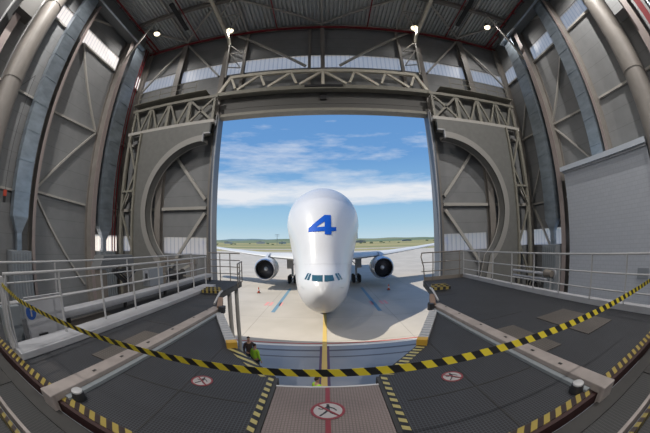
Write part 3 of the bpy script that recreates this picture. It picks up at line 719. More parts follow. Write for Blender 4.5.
# deck plate joints
for s in (-1, 1):
    e = E('deck_joint_strips', (s * 2, 2.4, PZ), 'thin pale plate joints crossing the %s deck' % SIDE[s], 'floor joint')
    for a, b in (((1.6, 1.45), (1.6, 3.9)), ((0.8, 2.38), (2.45, 2.38)), ((2.95, 4.6), (4.1 if s > 0 else 3.8, 4.6)), ((2.95, 7.4), (3.8, 7.4))):
        MB().bar((s * a[0], a[1], PZ + 0.002), (s * b[0], b[1], PZ + 0.002), 0.012, 0.004).build('joint', M['channel'], e)
# bridge
e = E('central_bridge', (0, 1.5, PZ), 'tan perforated bridge plate with red centre line between the two decks', 'bridge')
MB().box((-0.57, 0.9, PZ - 0.12), (0.57, 2.8, PZ)).build('plate', M['tan_deck'], e)
MB().box((-0.024, 0.9, PZ), (0.024, 2.8, PZ + 0.003)).build('centre_line', M['sign_red'], e)
MB().box((-0.575, 2.8, PZ - 0.1), (0.575, 2.83, PZ + 0.005)).build('front_lip', M['rail'], e)
for s in (-1, 1): MB().box((s * 0.575, 0.9, PZ - 0.2), (s * 0.615, 3.0, PZ + 0.01)).build('side_rail', M['channel'], e)
for s in (-1, 1): MB().box((s * 0.5 - .06, 1.0, 0), (s * 0.5 + .06, 1.12, PZ - 0.12)).build('leg', M['steel'], e)
# stripe tapes along deck inner edges
for s in (-1, 1):
    sd_ = SIDE[s]
    MB_ = MB().prism([(s * 0.63, 1.36), (s * 0.70, 1.36), (s * 0.70, 3.02), (s * 0.63, 3.04)], PZ, PZ + 0.004)
    T(MB_.build('edge_stripe', M['chev_y']), 'yellow and black striped edge tape beside the bridge on the %s deck' % sd_, 'tape')
    MB_ = MB().prism([(s * 0.66, 3.06), (s * 0.80, 3.02), (s * 1.52, 3.86), (s * 1.41, 3.94)], PZ, PZ + 0.004)
    T(MB_.build('edge_stripe', M['chev_y']), 'striped edge tape on the slanting corner of the %s deck' % sd_, 'tape')

def walker_sign(x, y, r, name, label):
    e = E(name, (x, y, PZ), label, 'sign')
    n = 40
    MB().lathe([(0.0, 0.004), (r, 0.004), (r, 0.006), (0.0, 0.006)], n, 'Z', (x, y, PZ)).build('disc', M['sign_white'], e)
    MB().lathe([(r * 0.84, 0.006), (r * 0.84, 0.009), (r, 0.009), (r, 0.006)], n, 'Z', (x, y, PZ)).build('red_ring', M['sign_red'], e)
    d = r * 0.86 * 0.707
    MB().bar((x - d, y + d, PZ + 0.0105), (x + d, y - d, PZ + 0.0105), r * 0.13, 0.003, (0, 0, 1)).build('red_bar', M['sign_red'], e)
    def Q(u, v): return (x + u * r, y + v * r, PZ + 0.0075)
    mb = MB()
    mb.lathe([(0, 0.0), (r * 0.10, 0.0), (r * 0.10, 0.002), (0, 0.002)], 14, 'Z', Q(0.0, 0.62))
    mb.bar(Q(0.0, 0.50), Q(0.02, 0.0), r * 0.2, 0.002); mb.bar(Q(0.0, 0.45), Q(-0.35, 0.12), r * 0.09, 0.002); mb.bar(Q(-0.35, 0.12), Q(-0.55, 0.22), r * 0.08, 0.002)
    mb.bar(Q(0.0, 0.45), Q(0.35, 0.22), r * 0.09, 0.002); mb.bar(Q(0.35, 0.22), Q(0.50, -0.02), r * 0.08, 0.002)
    mb.bar(Q(0.0, 0.02), Q(-0.22, -0.32), r * 0.13, 0.002); mb.bar(Q(-0.22, -0.32), Q(-0.45, -0.6), r * 0.11, 0.002)
    mb.bar(Q(0.02, 0.02), Q(0.22, -0.30), r * 0.13, 0.002); mb.bar(Q(0.22, -0.30), Q(0.5, -0.5), r * 0.11, 0.002)
    mb.build('walking_figure', M['sign_black'], e)
walker_sign(0, 2.31, 0.165, 'no_walking_sign', 'round red ringed no pedestrians sign painted on the tan bridge plate')
walker_sign(-1.45, 2.7, 0.135, 'no_walking_sign', 'round red ringed no pedestrians sign on the dark left deck')
walker_sign(1.45, 2.72, 0.135, 'no_walking_sign', 'round red ringed no pedestrians sign on the dark right deck')

for s in (-1, 1):
    sd_ = SIDE[s]
    # guide beam
    e = E('guide_beam', (s * 2.7, 3.7, PZ), 'worn pinkish white guide beam bolted along the %s deck' % sd_, 'beam')
    p0, p1 = (s * 2.72, 1.22, PZ + 0.05), (s * (2.60 if s > 0 else 2.58), 6.15, PZ + 0.05)
    MB().bar(p0, p1, 0.23, 0.09).build('beam', M['beam_white'], e, bevel=0.01)
    MB().bar((p0[0] - s * 0.17, p0[1] + 0.15, PZ + 0.02), (p1[0] - s * 0.17, p1[1], PZ + 0.02), 0.08, 0.04).build('side_flange', M['galv_flange'], e)
    MB().box((s * 2.84, 1.15, PZ - 0.14), (s * 2.60, 1.235, PZ + 0.096)).build('end_block', M['beam_white'], e, bevel=0.01)
    for y in (2.0, 2.6, 3.3, 4.1, 5.0, 5.7):
        MB().box((s * 2.69, y, PZ + 0.1), (s * 2.655, y + 0.06, PZ + 0.103)).build('bolt_slot', M['channel'], e)
    MB().box((p1[0] - 0.14, 6.15, PZ), (p1[0] + 0.14, 6.35, PZ + 0.09)).build('end_stop', M['black'], e)
    e = E('buffer_roller', (s * 2.47, 1.5, PZ), 'small black buffer with grey cap at the near end of the %s guide beam' % sd_, 'buffer')
    MB().lathe([(0, 0), (0.09, 0), (0.092, 0.02), (0.078, 0.09), (0, 0.09)], 24, 'Z', (s * 2.47, 1.5, PZ + 0.001)).build('base', M['black'], e, smooth=True)
    MB().lathe([(0, 0.09), (0.072, 0.09), (0.072, 0.105), (0.06, 0.113), (0, 0.113)], 24, 'Z', (s * 2.47, 1.5, PZ + 0.001)).build('cap', M['rail'], e, smooth=True)
    # roller strip on slanted edge
    e = E('roller_strip', (s * 1.9, 5, PZ), 'ribbed rubber roller strip on the slanting edge of the %s deck' % sd_, 'roller strip')
    a = Vector((s * 1.50, 4.0, PZ + 0.03)); b = Vector((s * 2.32, 5.62, PZ + 0.03))
    MB().bar(a, b, 0.15, 0.09).build('carrier', M['cabinet'], e)
    for k in range(13):
        c = a.lerp(b, (k + .5) / 13); d = (b - a).normalized(); n_ = Vector((-d.y, d.x, 0))
        MB().tube([c - n_ * 0.085 + Vector((0, 0, .03)), c + n_ * 0.085 + Vector((0, 0, .03))], 0.035, 8).build('roller', M['kerb'], e)
    d = (b - a).normalized()
    MB().bar(a - d * 0.14, a, 0.17, 0.14).build('yellow_end_block', mat('ochre', (0.42, 0.25, 0.03), 0.5), e)
    e = E('edge_bumper', (s * 2.6, 6.4, PZ), 'brown wooden bumper block at the far end of the %s guide beam' % sd_, 'bumper')
    MB().bar((s * 2.46, 6.0, PZ + 0.08), (s * 2.82, 7.0, PZ + 0.08), 0.13, 0.15).build('block', mat('bumper_brown', (0.20, 0.13, 0.09), 0.7), e)
    MB().box((s * 2.32, 5.86, PZ + 0.002), (s * 2.44, 6.0, PZ + 0.16)).build('cap', M['black'], e)
    e = E('folding_flap', (s * 3.4, 8.6, PZ), 'folded edge flap with black and yellow stripes on the far edge of the %s deck' % sd_, 'flap')
    for k in range(3):
        MB().bar((s * (3.2 + .12 * k), 8.05 + .28 * k, PZ + 0.10), (s * (3.85 + .05 * k), 7.95 + .28 * k, PZ + 0.10), 0.10, 0.09).build('striped_bar', M['chev_b'], e)
    MB().tube([(s * 2.85, 6.6, PZ + 0.05), (s * 2.95, 7.3, PZ + 0.22), (s * 3.2, 8.1, PZ + 0.12)], 0.03, 8).build('link_arm', M['rail'], e, smooth=True)

# hatches
for x0, x1, y0, y1, lb in ((4.0, 4.92, 2.5, 3.98, 'large tan grated hatch in the right deck beyond the guide beam'), (2.9, 3.33, 2.6, 3.95, 'small tan grated hatch beside the right guide beam'),
                           (-3.25, -2.88, 2.5, 4.0, 'tan grated hatch beside the left guide beam'), (-5.0, -4.42, 2.9, 4.5, 'tan grated hatch behind the left white kerb')):
    T(MB().box((x0, y0, PZ), (x1, y1, PZ + 0.012)).build('floor_hatch', M['patch']), lb, 'hatch')

# near edge, service floor
for s in (-1, 1):
    T(MB().box((s * 0.0, 1.30, PZ + 0.001), (s * 5.75, 1.42, PZ + 0.012)).build('edge_stripe', stripes_mat('edge_stripes_' + SIDE[s], (0.27, 0.205, 0.04), (0.02, 0.010, 0.009), 'X', 0.165, 'Y', -0.8 * s)), 'yellow and dark red striped strip along the near edge of the %s deck' % SIDE[s], 'edge strip')
T(MB().box((-5.75, 1.245, PZ - 0.13), (5.75, 1.298, PZ + 0.005)).build('edge_lip', M['darkred']), 'dark red lip under the striped near edge', 'edge strip')
e = E('service_floor', (0, 0, PZ - 0.15), 'dark grated service floor nearest the viewer', 'platform')
MB().box((-7, 0.98, PZ - 0.2), (7, 1.2, PZ - 0.08)).build('channel', M['channel'], e)
MB().box((-7, 0.62, PZ - 0.2), (7, 0.98, PZ - 0.1)).build('grating', M['grate'], e)
MB().box((-7, -2.2, PZ - 0.2), (7, 0.5, PZ - 0.14)).build('rear_grating', M['grate'], e)
MB().box((-7, 0.55, PZ - 0.2), (7, 0.60, PZ - 0.02)).build('front_bar', M['beam_white'], e)
MB().box((-7, 0.42, PZ - 0.15), (7, 0.48, PZ + 0.0)).build('striped_bar', M['chev_x'], e)
for x in (-6.8, 6.8, -2.5, 2.5):
    for y in (-2, 0.8): MB().box((x - .1, y - .1, 0), (x + .1, y + .1, PZ - 0.2)).build('leg', M['steel'], e)
for s in (-1, 1):
    for y0 in (3.0,): T(MB().box((s * 3.6, 0.62, PZ - 0.099), (s * 3.95, 0.98, PZ - 0.09)).build('cover_plate', M['channel']), 'plain steel cover plate in the grating near the %s corner' % SIDE[s], 'plate')

# kerbs
T(MB().box((5.62, 1.4, PZ), (5.80, 10.4, PZ + 0.14)).build('kerb', M['kerb'], bevel=0.01), 'pale grey kerb along the right edge of the right deck', 'kerb')
T(MB().prism([(-3.84, 1.42), (-4.30, 1.42), (-4.45, 9.4), (-3.95, 9.4)], PZ, PZ + 0.10).build('kerb', M['kerb'], bevel=0.01), 'broad pale kerb on the left deck under the handrail', 'kerb')
e = E('ledge', (-4.85, 7, PZ), 'long pale rail-like ledge raised on short legs behind the nearer left handrail', 'ledge')
MB().prism([(-4.65, 2.95), (-4.95, 2.95), (-5.1, 11.0), (-4.8, 11.0)], PZ + 0.16, PZ + 0.30).build('top_bar', M['kerb'], e, bevel=0.015)
for y in (3.2, 5.2, 7.2, 9.2, 10.8): MB().box((-4.86, y, PZ), (-4.78, y + .08, PZ + 0.16)).build('leg', M['channel'], e)

# railings
def railing(name, pts, posts, label, zs=(5.65, 5.27, 4.92), r=0.024, m=None, base=PZ):
    e = E(name, pts[0] + (base,), label, 'railing'); m = m or M['rail']
    for i, z in enumerate(zs):
        MB().tube([(x, y, z) for x, y in pts], r if i == 0 else r * 0.75, 8).build('top_rail' if i == 0 else 'mid_rail', m, e, smooth=True)
    for x, y in posts: MB().tube([(x, y, base), (x, y, zs[0])], r * 0.95, 8).build('post', m, e, smooth=True)
    return e
railing('handrail', [(5.6, 1.25), (5.6, 10.35)], [(5.6, y) for y in (1.25, 2.59, 3.66, 4.79, 5.86, 6.95, 8.07, 9.04, 10.3)], 'grey handrail along the right side of the right deck', base=PZ + 0.14)
e = railing('handrail', [(5.5, 10.35), (3.85, 10.35), (3.7, 10.3)], [(5.42, 10.35), (4.2, 10.35)], 'short brownish handrail across the far end of the right deck', m=M['soil'], base=PZ)
MB().tube([(3.7, 10.3, 5.65), (3.66, 10.28, 5.5), (3.78, 10.3, 5.1), (3.82, 10.3, PZ)], 0.024, 8).build('hooked_end', M['soil'], e, smooth=True)
MB().box((3.85, 10.36, PZ), (5.6, 10.39, PZ + 0.14)).build('toe_board', M['soil'], e)
e = railing('handrail', [(-4.15, 1.45), (-4.3, 9.35)], [(-4.15 - 0.15 * (y - 1.45) / 7.9, y) for y in (1.5, 2.7, 3.86, 4.96, 6.1, 7.15, 8.25, 9.3)], 'nearer grey handrail on the broad kerb of the left deck', zs=(5.65, 5.25), base=PZ + 0.1)
MB().box((-4.22, 1.38, PZ + .1), (-4.1, 1.44, 5.62)).build('gate_post', M['rail'], e)
MB().tube([(-4.12, 1.47, PZ + .1), (-4.05, 1.4, 5.0), (-4.12, 1.47, 5.6)], 0.022).build('latch_bar', M['rail'], e, smooth=True)
railing('handrail', [(-5.72, 1.4), (-5.8, 11.1)], [(-5.72 - 0.08 * (y - 1.4) / 9.7, y) for y in (1.45, 3.6, 6.5, 9.0, 11.0)], 'farther grey handrail along the outer left edge of the left deck', base=PZ)
e = railing('stair_rail', [(-5.0, 11.15), (-3.95, 11.15), (-3.5, 11.0)], [(-4.95, 11.15), (-4.45, 11.15), (-3.98, 11.13)], 'dark brown guard rails with rungs at the far end of the left deck', zs=(5.72, 5.43, 5.15, 4.86), m=M['soil'])
railing('stair_rail', [(-3.42, 11.0), (-3.15, 9.6)], [(-3.42, 11.0), (-3.3, 10.3), (-3.15, 9.6)], 'lower dark guard rail at the far right corner of the left deck', zs=(5.4, 5.05, 4.75), m=M['soil'], base=PZ)
for x, y, lb in ((-3.58, 9.8, 'grey round support leg under the left deck, left of the pair'), (-3.66, 10.9, 'grey round support leg under the left deck, right of the pair')):
    T(MB().tube([(x, y, 0), (x, y, PZ - 0.22)], 0.085, 14).build('support_leg', M['brace'], smooth=True), lb, 'post')

# barrier tape
e = E('barrier_tape', (0, 1.25, 5.5), 'black and yellow striped barrier tape stretched across the whole view', 'tape')
mb = MB(); bm = mb.bm; rows = []
for i in range(121):
    x = -4.12 + (5.6 + 4.12) * i / 120
    z = 5.552 - 0.03 * max(0, (abs(x) - 1.2) / 3) ** 1.0
    hh = 0.0215 + 0.0035 * min(1, abs(x) / 3)
    tw = 0.35 * math.sin(x * 0.9)
    yy = 1.25 + (0.15 * max(0, (-x - 3) / 1.1) if x < -3 else 0)
    rows.append([bm.verts.new((x, yy + sy * 0.0008 + math.sin(tw) * sz * hh, z + sz * hh * math.cos(tw))) for sz, sy in ((-1, -1), (1, -1), (1, 1), (-1, 1))])
for a, b in zip(rows, rows[1:]):
    for k in range(4): bm.faces.new((a[k], a[(k + 1) % 4], b[(k + 1) % 4], b[k]))
mb.build('band', M['tape'], e)
# blue sign and white panel, left
e = E('mandatory_sign', (-4.07, 1.92, 5.1), 'round blue sign hanging on the left handrail', 'sign')
MB().lathe([(0, 0), (0.11, 0), (0.11, 0.008), (0, 0.008)], 32, 'X', (-4.09, 1.92, 5.1)).build('disc', M['sign_blue'], e)
MB().lathe([(0, 0.009), (0.022, 0.009), (0.022, 0.011), (0, 0.011)], 16, 'X', (-4.09, 1.92, 5.14)).build('symbol_head', M['sign_white'], e)
MB().box((-4.081, 1.905, 5.04), (-4.078, 1.935, 5.115)).build('symbol_body', M['sign_white'], e)
MB().tube([(-4.1, 1.92, 5.19), (-4.12, 1.92, 5.63)], 0.004, 6).build('string', M['rail'], e)
T(MB().box((-4.56, 2.0, PZ + 0.0), (-4.5, 2.95, PZ + 0.68)).build('white_board', M['kerb']), 'pale flat panel standing behind the blue round sign', 'panel')
T(MB().box((-4.80, 1.5, PZ), (-4.6, 1.9, PZ + 0.55)).build('junction_box', M['galv_flange']), 'dark junction box at the near end of the left walkway', 'box')
e = E('floor_cleat', (-4.4, 2.3, PZ), 'small black cleat on the dark floor behind the left kerb', 'cleat')
MB().box((-4.62, 2.28, PZ), (-4.38, 2.34, PZ + 0.04)).box((-4.53, 2.2, PZ), (-4.47, 2.42, PZ + 0.07)).build('cleat', M['black'], e)

# machinery behind the left rails
e = E('belt_loader_head', (-7.6, 7.8, 0), 'dark grey machine housing on brown legs behind the left handrails', 'machine')
MB().prism([(6.75, 5.2), (7.0, 5.62), (8.7, 5.62), (8.8, 5.5), (8.8, 5.2)], -7.95, -7.4, 'YZ').build('housing', M['channel2'], e, bevel=0.02)
for y in (7.0, 8.6): MB().box((-7.8, y - .16, 0), (-7.45, y + .16, 5.12)).build('leg', M['soil'], e)
MB().bar((-7.15, 7.2, 5.15), (-7.05, 8.0, 4.55), 0.1, 0.12).build('arm', M['black'], e)
MB().tube([(-7.1, 7.4, 5.15), (-6.9, 7.8, 4.8), (-7.0, 8.4, 5.05)], 0.035).build('hose', M['black'], e, smooth=True)
MB().box((-7.3, 7.5, 5.0), (-7.15, 8.4, 5.15)).build('dark_underside', M['black'], e)
e = E('control_panel_box', (-7.4, 10.0, 0), 'light blue-grey control box with dark gauge behind the left handrails', 'control box')
MB().box((-7.7, 9.75, 4.25), (-7.3, 10.9, 5.0)).build('box', M['cabinet'], e, bevel=0.02)
MB().box((-7.29, 9.3, 4.55), (-7.25, 9.6, 4.95)).build('gauge_plate', M['kerb'], e)
MB().box((-7.25, 9.38, 4.65), (-7.22, 9.52, 4.85)).build('gauge', M['black'], e)
MB().bar((-7.32, 9.28, 4.6), (-7.32, 9.8, 4.6), 0.06, 0.06).build('bracket', M['rail'], e)
MB().box((-7.6, 10.1, 0), (-7.4, 10.4, 4.25)).build('stand', M['soil'], e)
e = E('winch_frame', (-8, 12.6, 0), 'tangle of brown machinery frames behind the far left handrails', 'machine')
for x in (-8.3, -6.5):
    MB().box((x - .12, 12.4, 0), (x + .12, 12.7, 5.3)).build('post', M['soil'], e)
MB().bar((-8.5, 12.55, 5.2), (-6.3, 12.55, 5.2), 0.3, 0.25).build('cross_bar', M['soil'], e)
MB().bar((-8.3, 12.5, 4.2), (-6.5, 12.5, 5.1), 0.12, 0.12).build('diagonal', M['brace'], e)
MB().lathe([(0.0, -.4), (0.35, -.4), (0.35, -.35), (0.25, -.3), (0.25, .3), (0.35, .35), (0.35, .4), (0, .4)], 24, 'X', (-7.4, 12.3, 4.5)).build('drum', M['black'], e, smooth=True)
MB().bar((-8.3, 12.35, 4.5), (-6.5, 12.35, 4.5), 0.08, 0.08).build('axle', M['steel'], e)
T(MB().tube([(-12.6, 4.5, 7.85), (-12.6, 4.5, 13), (-15.5, 4.5, 13.3)], 0.012, 6).build('pendant_cable', M['black']), 'thin black cable holding the red pendant at the left edge', 'cable')
e = E('pendant_control', (-12.6, 4.5, 7.4), 'small red and black pendant control hanging at the left edge of the view', 'pendant control')
MB().box((-12.68, 4.42, 7.6), (-12.52, 4.58, 7.85)).build('red_head', mat('pendant_red', (0.5, 0.06, 0.03), 0.5), e)
MB().box((-12.66, 4.44, 7.35), (-12.54, 4.56, 7.6)).build('body', M['black'], e)

# right side: block wall, cap, device
MB_ = MB().box((14.6, 4.55, 0), (15.55, 11.55, 9.75)); e = MB_.build('wall_block', M['block']); S(e)
o = MB().box((14.35, 4.52, 9.75), (15.55, 11.7, 10.02)).build('trim_20', mat('cap_paint', (0.50, 0.54, 0.60), 0.3)); S(o)
o = MB().box((14.5, 4.54, 9.62), (15.55, 11.62, 9.749)).build('trim_21', M['kerb']); S(o)
e = E('spot_fitting', (6.5, 6.0, 0), 'hooded brown fitting on a thin post behind the right handrail', 'fitting')
MB().tube([(6.5, 5.95, 0), (6.5, 5.95, 4.9)], 0.03, 8).build('post', M['rail'], e, smooth=True)
MB().lathe([(0, -0.2), (0.10, -0.2), (0.13, 0.1), (0.09, 0.16), (0, 0.16)], 18, 'Y', (6.5, 6.1, 4.97)).build('hood', M['soil'], e, smooth=True)
MB().lathe([(0, 0), (0.16, 0.0), (0.16, 0.05), (0, 0.05)], 18, 'X', (6.62, 6.0, 4.95)).build('back_disc', M['kerb'], e)
T(MB().box((14.54, 5.1, 3.6), (14.6, 5.9, 4.1)).build('wall_plate', M['cabinet']), 'small grey plate on the block wall near the right edge', 'plate')
e = E('cable_reel', (6.9, 6.9, 0), 'dark cable clutter at the foot of the right wall column', 'equipment')
for k in range(3): MB().lathe([(0.16, 0), (0.2, 0.03), (0.2, 0.06), (0.16, 0.09), (0.13, 0.045), (0.16, 0)], 20, 'X', (6.75 + .09 * k, 6.9 + .25 * k, 4.45)).build('coil', M['black'], e, smooth=True)
MB().box((6.7, 6.8, 0), (7.1, 7.5, 4.25)).build('stand', M['channel'], e)
e = E('pipe_run', (7.5, 8.5, 0), 'pair of pale horizontal pipes behind the right handrail', 'pipe')
for z in (4.75, 4.55): MB().tube([(7.6, 7.2, z), (7.6, 9.3, z)], 0.05, 8).build('pipe', M['kerb'], e, smooth=True)
for y in (7.4, 9.1): MB().box((7.56, y - .04, 0), (7.64, y + .04, 4.5)).build('stand', M['channel'], e)

# ================================================================== AIRCRAFT
AX, AY = -0.22, 16.6
air = E('cargo_aircraft', (AX, AY + 20, 0), 'huge white bulbous cargo aircraft with a blue number 4, nose facing the doorway', 'aircraft')
#        s    zb    zc1    a1    b1     zc2   a2    b2
ST = [(0.0, 3.02, 2.95, 0.03, 0.03, 2.95, 0.02, 0.02),
      (0.12, 2.72, 2.94, 0.34, 0.36, 2.95, 0.28, 0.3),
      (0.4, 2.40, 2.92, 0.66, 0.74, 2.98, 0.6, 0.68),
      (0.9, 2.08, 2.88, 1.00, 1.14, 3.05, 0.9, 0.97),
      (1.5, 1.84, 2.86, 1.30, 1.42, 3.15, 1.12, 1.14),
      (2.1, 1.70, 2.88, 1.52, 1.58, 3.28, 1.26, 1.30),
      (2.7, 1.60, 2.94, 1.70, 1.70, 3.5, 1.32, 1.50),
      (3.3, 1.54, 3.02, 1.84, 1.82, 3.9, 1.35, 1.66),
      (4.2, 1.48, 3.18, 2.00, 1.98, 4.6, 1.50, 2.02),
      (5.2, 1.45, 3.36, 2.14, 2.16, 5.25, 1.80, 2.42),
      (6.4, 1.43, 3.58, 2.30, 2.38, 6.0, 2.22, 2.84),
      (7.8, 1.42, 3.82, 2.46, 2.60, 6.75, 2.72, 3.14),
      (9.4, 1.42, 4.04, 2.62, 2.78, 7.42, 3.22, 3.38),
      (11.2, 1.42, 4.20, 2.76, 2.84, 7.88, 3.56, 3.62),
      (13.2, 1.42, 4.24, 2.82, 2.84, 8.15, 3.73, 3.75),
      (15.5, 1.42, 4.24, 2.82, 2.82, 8.25, 3.76, 3.78),
      (24.0, 1.42, 4.24, 2.82, 2.82, 8.25, 3.76, 3.78),
      (36.0, 1.42, 4.24, 2.82, 2.82, 8.2, 3.7, 3.72),
      (42.0, 0, 4.9, 2.5, 2.5, 8.0, 3.1, 3.3),
      (48.0, 0, 5.9, 1.7, 1.9, 7.8, 2.0, 2.4),
      (53.0, 0, 6.7, 0.9, 1.0, 7.6, 1.0, 1.2),
      (56.0, 0, 7.1, 0.15, 0.2, 7.2, 0.15, 0.2)]
def interp(s_):
    # smooth (Catmull-Rom) interpolation between stations
    for i in range(len(ST) - 1):
        if ST[i][0] <= s_ <= ST[i + 1][0]: break
    p0, p1, p2, p3 = ST[max(i - 1, 0)], ST[i], ST[i + 1], ST[min(i + 2, len(ST) - 1)]
    h = p2[0] - p1[0]; t = (s_ - p1[0]) / h
    o = [s_]
    for k in range(1, 8):
        m1 = (p2[k] - p0[k]) / (p2[0] - p0[0]) * h if p2[0] != p0[0] and i > 0 else (p2[k] - p1[k]) * (1.6 if i == 0 else 1)
        m2 = (p3[k] - p1[k]) / (p3[0] - p1[0]) * h if i + 2 < len(ST) else (p2[k] - p1[k])
        o.append((2 * t**3 - 3 * t**2 + 1) * p1[k] + (t**3 - 2 * t**2 + t) * m1 + (-2 * t**3 + 3 * t**2) * p2[k] + (t**3 - t**2) * m2)
    return o
def section(st, n=72):
    s_, zb, zc1, a1, b1, zc2, a2, b2 = st
    P_ = []
    for k in range(n):
        t = 2 * math.pi * k / n; cx_, sx_ = math.sin(t), math.cos(t)
        h1 = zc1 * sx_ + math.hypot(a1 * cx_, b1 * sx_); h2 = zc2 * sx_ + math.hypot(a2 * cx_, b2 * sx_)
        a_, b_, c_ = (a1, b1, zc1) if h1 > h2 else (a2, b2, zc2)
        w1 = 1 / (1 + math.exp(-(h1 - h2) * 14))
        def pt(a_, b_, c_):
            d_ = math.hypot(a_ * cx_, b_ * sx_)
            return (a_ * a_ * cx_ / d_, c_ + b_ * b_ * sx_ / d_)
        q1, q2 = pt(a1, b1, zc1), pt(a2, b2, zc2)
        P_.append((q1[0] * w1 + q2[0] * (1 - w1), q1[1] * w1 + q2[1] * (1 - w1)))
    return P_
mb = MB(); bm = mb.bm; rings = []
ss = [0.0, 0.02, 0.06, 0.12, 0.2, 0.3, 0.4, 0.55, 0.7, 0.9, 1.1, 1.3, 1.5, 1.8, 2.1, 2.4, 2.7, 3.0, 3.3, 3.75, 4.2, 4.7, 5.2, 5.8, 6.4, 7.1, 7.8, 8.6, 9.4, 10.3, 11.2, 12.2, 13.2, 14.3, 15.5, 18, 24, 30, 36, 39, 42, 45, 48, 51, 53, 55, 56]
for s_ in ss:
    rings.append([bm.verts.new((AX + x, AY + s_, z)) for x, z in section(interp(s_))])
for a, b in zip(rings, rings[1:]):
    for k in range(72): bm.faces.new((a[k], a[(k + 1) % 72], b[(k + 1) % 72], b[k]))
bm.faces.new(rings[0]); bm.faces.new(rings[-1][::-1])
fus = mb.build('fuselage', M['white_paint'], air)
for p in fus.data.polygons: p.use_smooth = True
bvh = BVHTree.FromPolygons([v.co.copy() for v in fus.data.vertices], [list(p.vertices) for p in fus.data.polygons])
def drape(name, quads, m, off=0.012, n=7, parent=air):
    """quads given as (x, z) corners in the aircraft's front view, laid on the skin from the front"""
    mb = MB(); bm = mb.bm
    for q in quads:
        g = []
        for i in range(n + 1):
            row = []
            for j in range(n + 1):
                u, v = i / n, j / n
                x = (1 - u) * (1 - v) * q[0][0] + u * (1 - v) * q[1][0] + u * v * q[2][0] + (1 - u) * v * q[3][0]
                z = (1 - u) * (1 - v) * q[0][1] + u * (1 - v) * q[1][1] + u * v * q[2][1] + (1 - u) * v * q[3][1]
                h = bvh.ray_cast(Vector((x, 0, z)), Vector((0, 1, 0)))
                if h[0] is None: h = bvh.find_nearest(Vector((x, AY + 4, z)))
                p = h[0]; nn = h[1]
                if nn.y > 0: nn = -nn
                row.append(bm.verts.new(p + nn * off))
            g.append(row)
        for i in range(n):
            for j in range(n): bm.faces.new((g[i][j], g[i + 1][j], g[i + 1][j + 1], g[i][j + 1]))
    o = mb.build(name, m, parent)
    for p in o.data.polygons: p.use_smooth = True
    return o
FOUR = [[(-0.035, 8.32), (0.463, 8.313), (0.465, 6.681), (-0.043, 6.708)], [(-0.035, 8.32), (-0.041, 7.75), (-0.688, 7.30), (-1.252, 7.265)], [(-1.277, 7.266), (-0.035, 7.326), (-0.04, 6.97), (-1.288, 6.92)], [(0.463, 7.277), (0.855, 7.297), (0.839, 6.985), (0.463, 6.957)]]
drape('number_four', FOUR, M['decal_blue'], 0.03, 14)
for q in ([(-0.885, 4.035), (-0.201, 4.065), (-0.202, 3.717), (-0.879, 3.721)], [(-0.097, 4.062), (0.448, 4.02), (0.527, 3.70), (-0.1, 3.714)],
          [(-1.227, 4.07), (-1.104, 4.092), (-1.286, 3.70), (-1.431, 3.68)], [(-1.063, 4.089), (-0.943, 4.087), (-1.069, 3.71), (-1.23, 3.70)],
          [(0.579, 4.078), (0.697, 4.077), (0.938, 3.65), (0.79, 3.65)], [(0.736, 4.069), (0.869, 4.041), (1.137, 3.62), (0.993, 3.63)]):
    drape('cockpit_window', [q], M['glass'], 0.012, 6)
seam_m = mat('seam_grey', (0.36, 0.36, 0.37), 0.5)
SE = [(-2.43, 4.42), (-1.7, 4.56), (-0.9, 4.65), (-0.14, 4.68), (0.7, 4.62), (1.5, 4.50), (2.15, 4.32)]
drape('door_seam', [[(a[0], a[1] + .012), (b[0], b[1] + .012), (b[0], b[1] - .012), (a[0], a[1] - .012)] for a, b in zip(SE, SE[1:])], seam_m, 0.006, 4)
for x in (-1.50, 1.03):
    drape('air_probe', [[(x - .13, 3.22), (x + .1, 3.12), (x + .12, 3.08), (x - .11, 3.17)]], M['galv_flange'], 0.03, 3)
